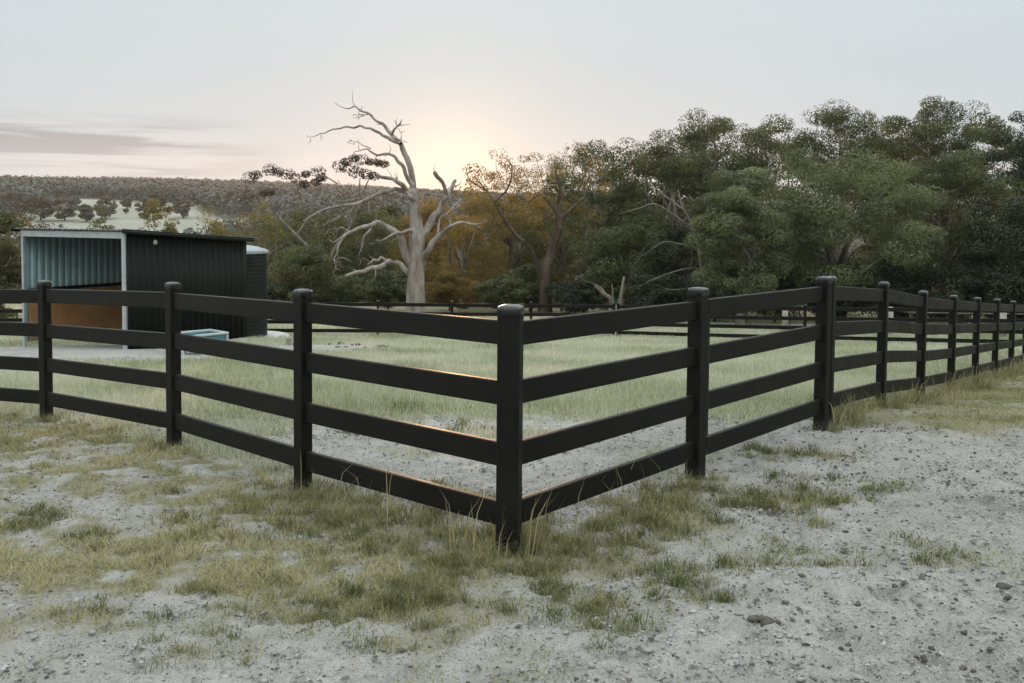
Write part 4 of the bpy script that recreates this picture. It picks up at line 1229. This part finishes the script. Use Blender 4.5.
w = bpy.data.worlds.new('World'); scene.world = w; w.use_nodes = True
nt = w.node_tree; nt.nodes.clear()
wo = nt.nodes.new('ShaderNodeOutputWorld'); bg = nd(nt, 'ShaderNodeBackground', Strength=.1)
sky = nt.nodes.new('ShaderNodeTexSky'); sky.sky_type = 'NISHITA'; sky.sun_disc = False
sky.sun_elevation = math.radians(SUN_EL); sky.sun_rotation = math.radians(SUN_AZ); sky.altitude = 100; sky.air_density = 1; sky.dust_density = 1.5; sky.ozone_density = 1
tc = nt.nodes.new('ShaderNodeTexCoord'); D = tc.outputs['Generated']
sx = nt.nodes.new('ShaderNodeSeparateXYZ'); nt.links.new(D, sx.inputs[0])
# pale veil over the sky, its unseen overhead part brightened to light the ground
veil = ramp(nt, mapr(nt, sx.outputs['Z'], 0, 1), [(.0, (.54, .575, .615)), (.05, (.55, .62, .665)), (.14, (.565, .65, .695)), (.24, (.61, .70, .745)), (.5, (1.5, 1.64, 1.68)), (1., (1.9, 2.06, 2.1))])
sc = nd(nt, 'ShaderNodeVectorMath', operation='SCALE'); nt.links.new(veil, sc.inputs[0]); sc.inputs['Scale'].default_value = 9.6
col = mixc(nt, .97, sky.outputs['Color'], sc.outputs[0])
# long flat cloud bars low over the left horizon
mp = nd(nt, 'ShaderNodeMapping'); mp.inputs['Scale'].default_value = (2.6, 2.6, 44); nt.links.new(D, mp.inputs['Vector'])
cn = noise(nt, 2.0, 6, .55, mp.outputs['Vector'], .4)
band = nd(nt, 'ShaderNodeMath', operation='MULTIPLY')
nt.links.new(ramp(nt, sx.outputs['Z'], [(.022, (0, 0, 0)), (.036, (.8, .8, .8)), (.066, (1, 1, 1)), (.09, (0, 0, 0))]), band.inputs[0])
nt.links.new(mapr(nt, sx.outputs['X'], -.20, -.34, 0, 1), band.inputs[1])
b2 = nd(nt, 'ShaderNodeMath', operation='MULTIPLY'); nt.links.new(band.outputs[0], b2.inputs[0]); nt.links.new(mapr(nt, cn, .44, .58, 0, 1), b2.inputs[1])
col = mixc(nt, b2.outputs[0], col, (3.0, 3.25, 3.65))
# forward-scattered glow of the veil round the sun
dt = nd(nt, 'ShaderNodeVectorMath', operation='DOT_PRODUCT'); nt.links.new(D, dt.inputs[0]); dt.inputs[1].default_value = sd
pw = nd(nt, 'ShaderNodeMath', operation='POWER'); nt.links.new(dt.outputs['Value'], pw.inputs[0]); pw.inputs[1].default_value = 160; pw.use_clamp = True
gl = nd(nt, 'ShaderNodeVectorMath', operation='SCALE'); gl.inputs[0].default_value = (1.5, .92, .38); nt.links.new(pw.outputs[0], gl.inputs['Scale'])
pw2 = nd(nt, 'ShaderNodeMath', operation='POWER'); nt.links.new(dt.outputs['Value'], pw2.inputs[0]); pw2.inputs[1].default_value = 900; pw2.use_clamp = True
gl2 = nd(nt, 'ShaderNodeVectorMath', operation='SCALE'); gl2.inputs[0].default_value = (4.6, 2.2, .4); nt.links.new(pw2.outputs[0], gl2.inputs['Scale'])
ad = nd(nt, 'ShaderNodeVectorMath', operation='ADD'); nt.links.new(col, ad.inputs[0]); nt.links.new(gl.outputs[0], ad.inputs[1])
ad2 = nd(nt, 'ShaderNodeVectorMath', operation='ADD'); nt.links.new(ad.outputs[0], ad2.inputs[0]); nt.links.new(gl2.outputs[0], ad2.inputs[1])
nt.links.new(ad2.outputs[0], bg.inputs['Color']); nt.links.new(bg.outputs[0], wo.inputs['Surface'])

# ------------------------------------------------------------------ camera and render settings
cd = bpy.data.cameras.new('camera'); cd.lens = 35; cd.sensor_width = 36; cd.shift_y = SHIFT; cd.clip_start = .1; cd.clip_end = 9000
co = bpy.data.objects.new('camera', cd); COL.objects.link(co); co.location = (0, 0, CAMZ)
co.rotation_euler = (Matrix.Rotation(math.pi / 2 - PITCH, 3, 'X') @ Matrix.Rotation(ROLL, 3, 'Z')).to_euler()
scene.camera = co
vs = scene.view_settings; vs.view_transform = 'Standard'; vs.look = 'None'; vs.exposure = 0.12; vs.gamma = 1; vs.use_curve_mapping = False
cy = scene.cycles; cy.max_bounces = 6; cy.diffuse_bounces = 3; cy.transmission_bounces = 4; cy.volume_bounces = 0; cy.transparent_max_bounces = 8
cy.use_denoising = True; cy.sample_clamp_indirect = 6
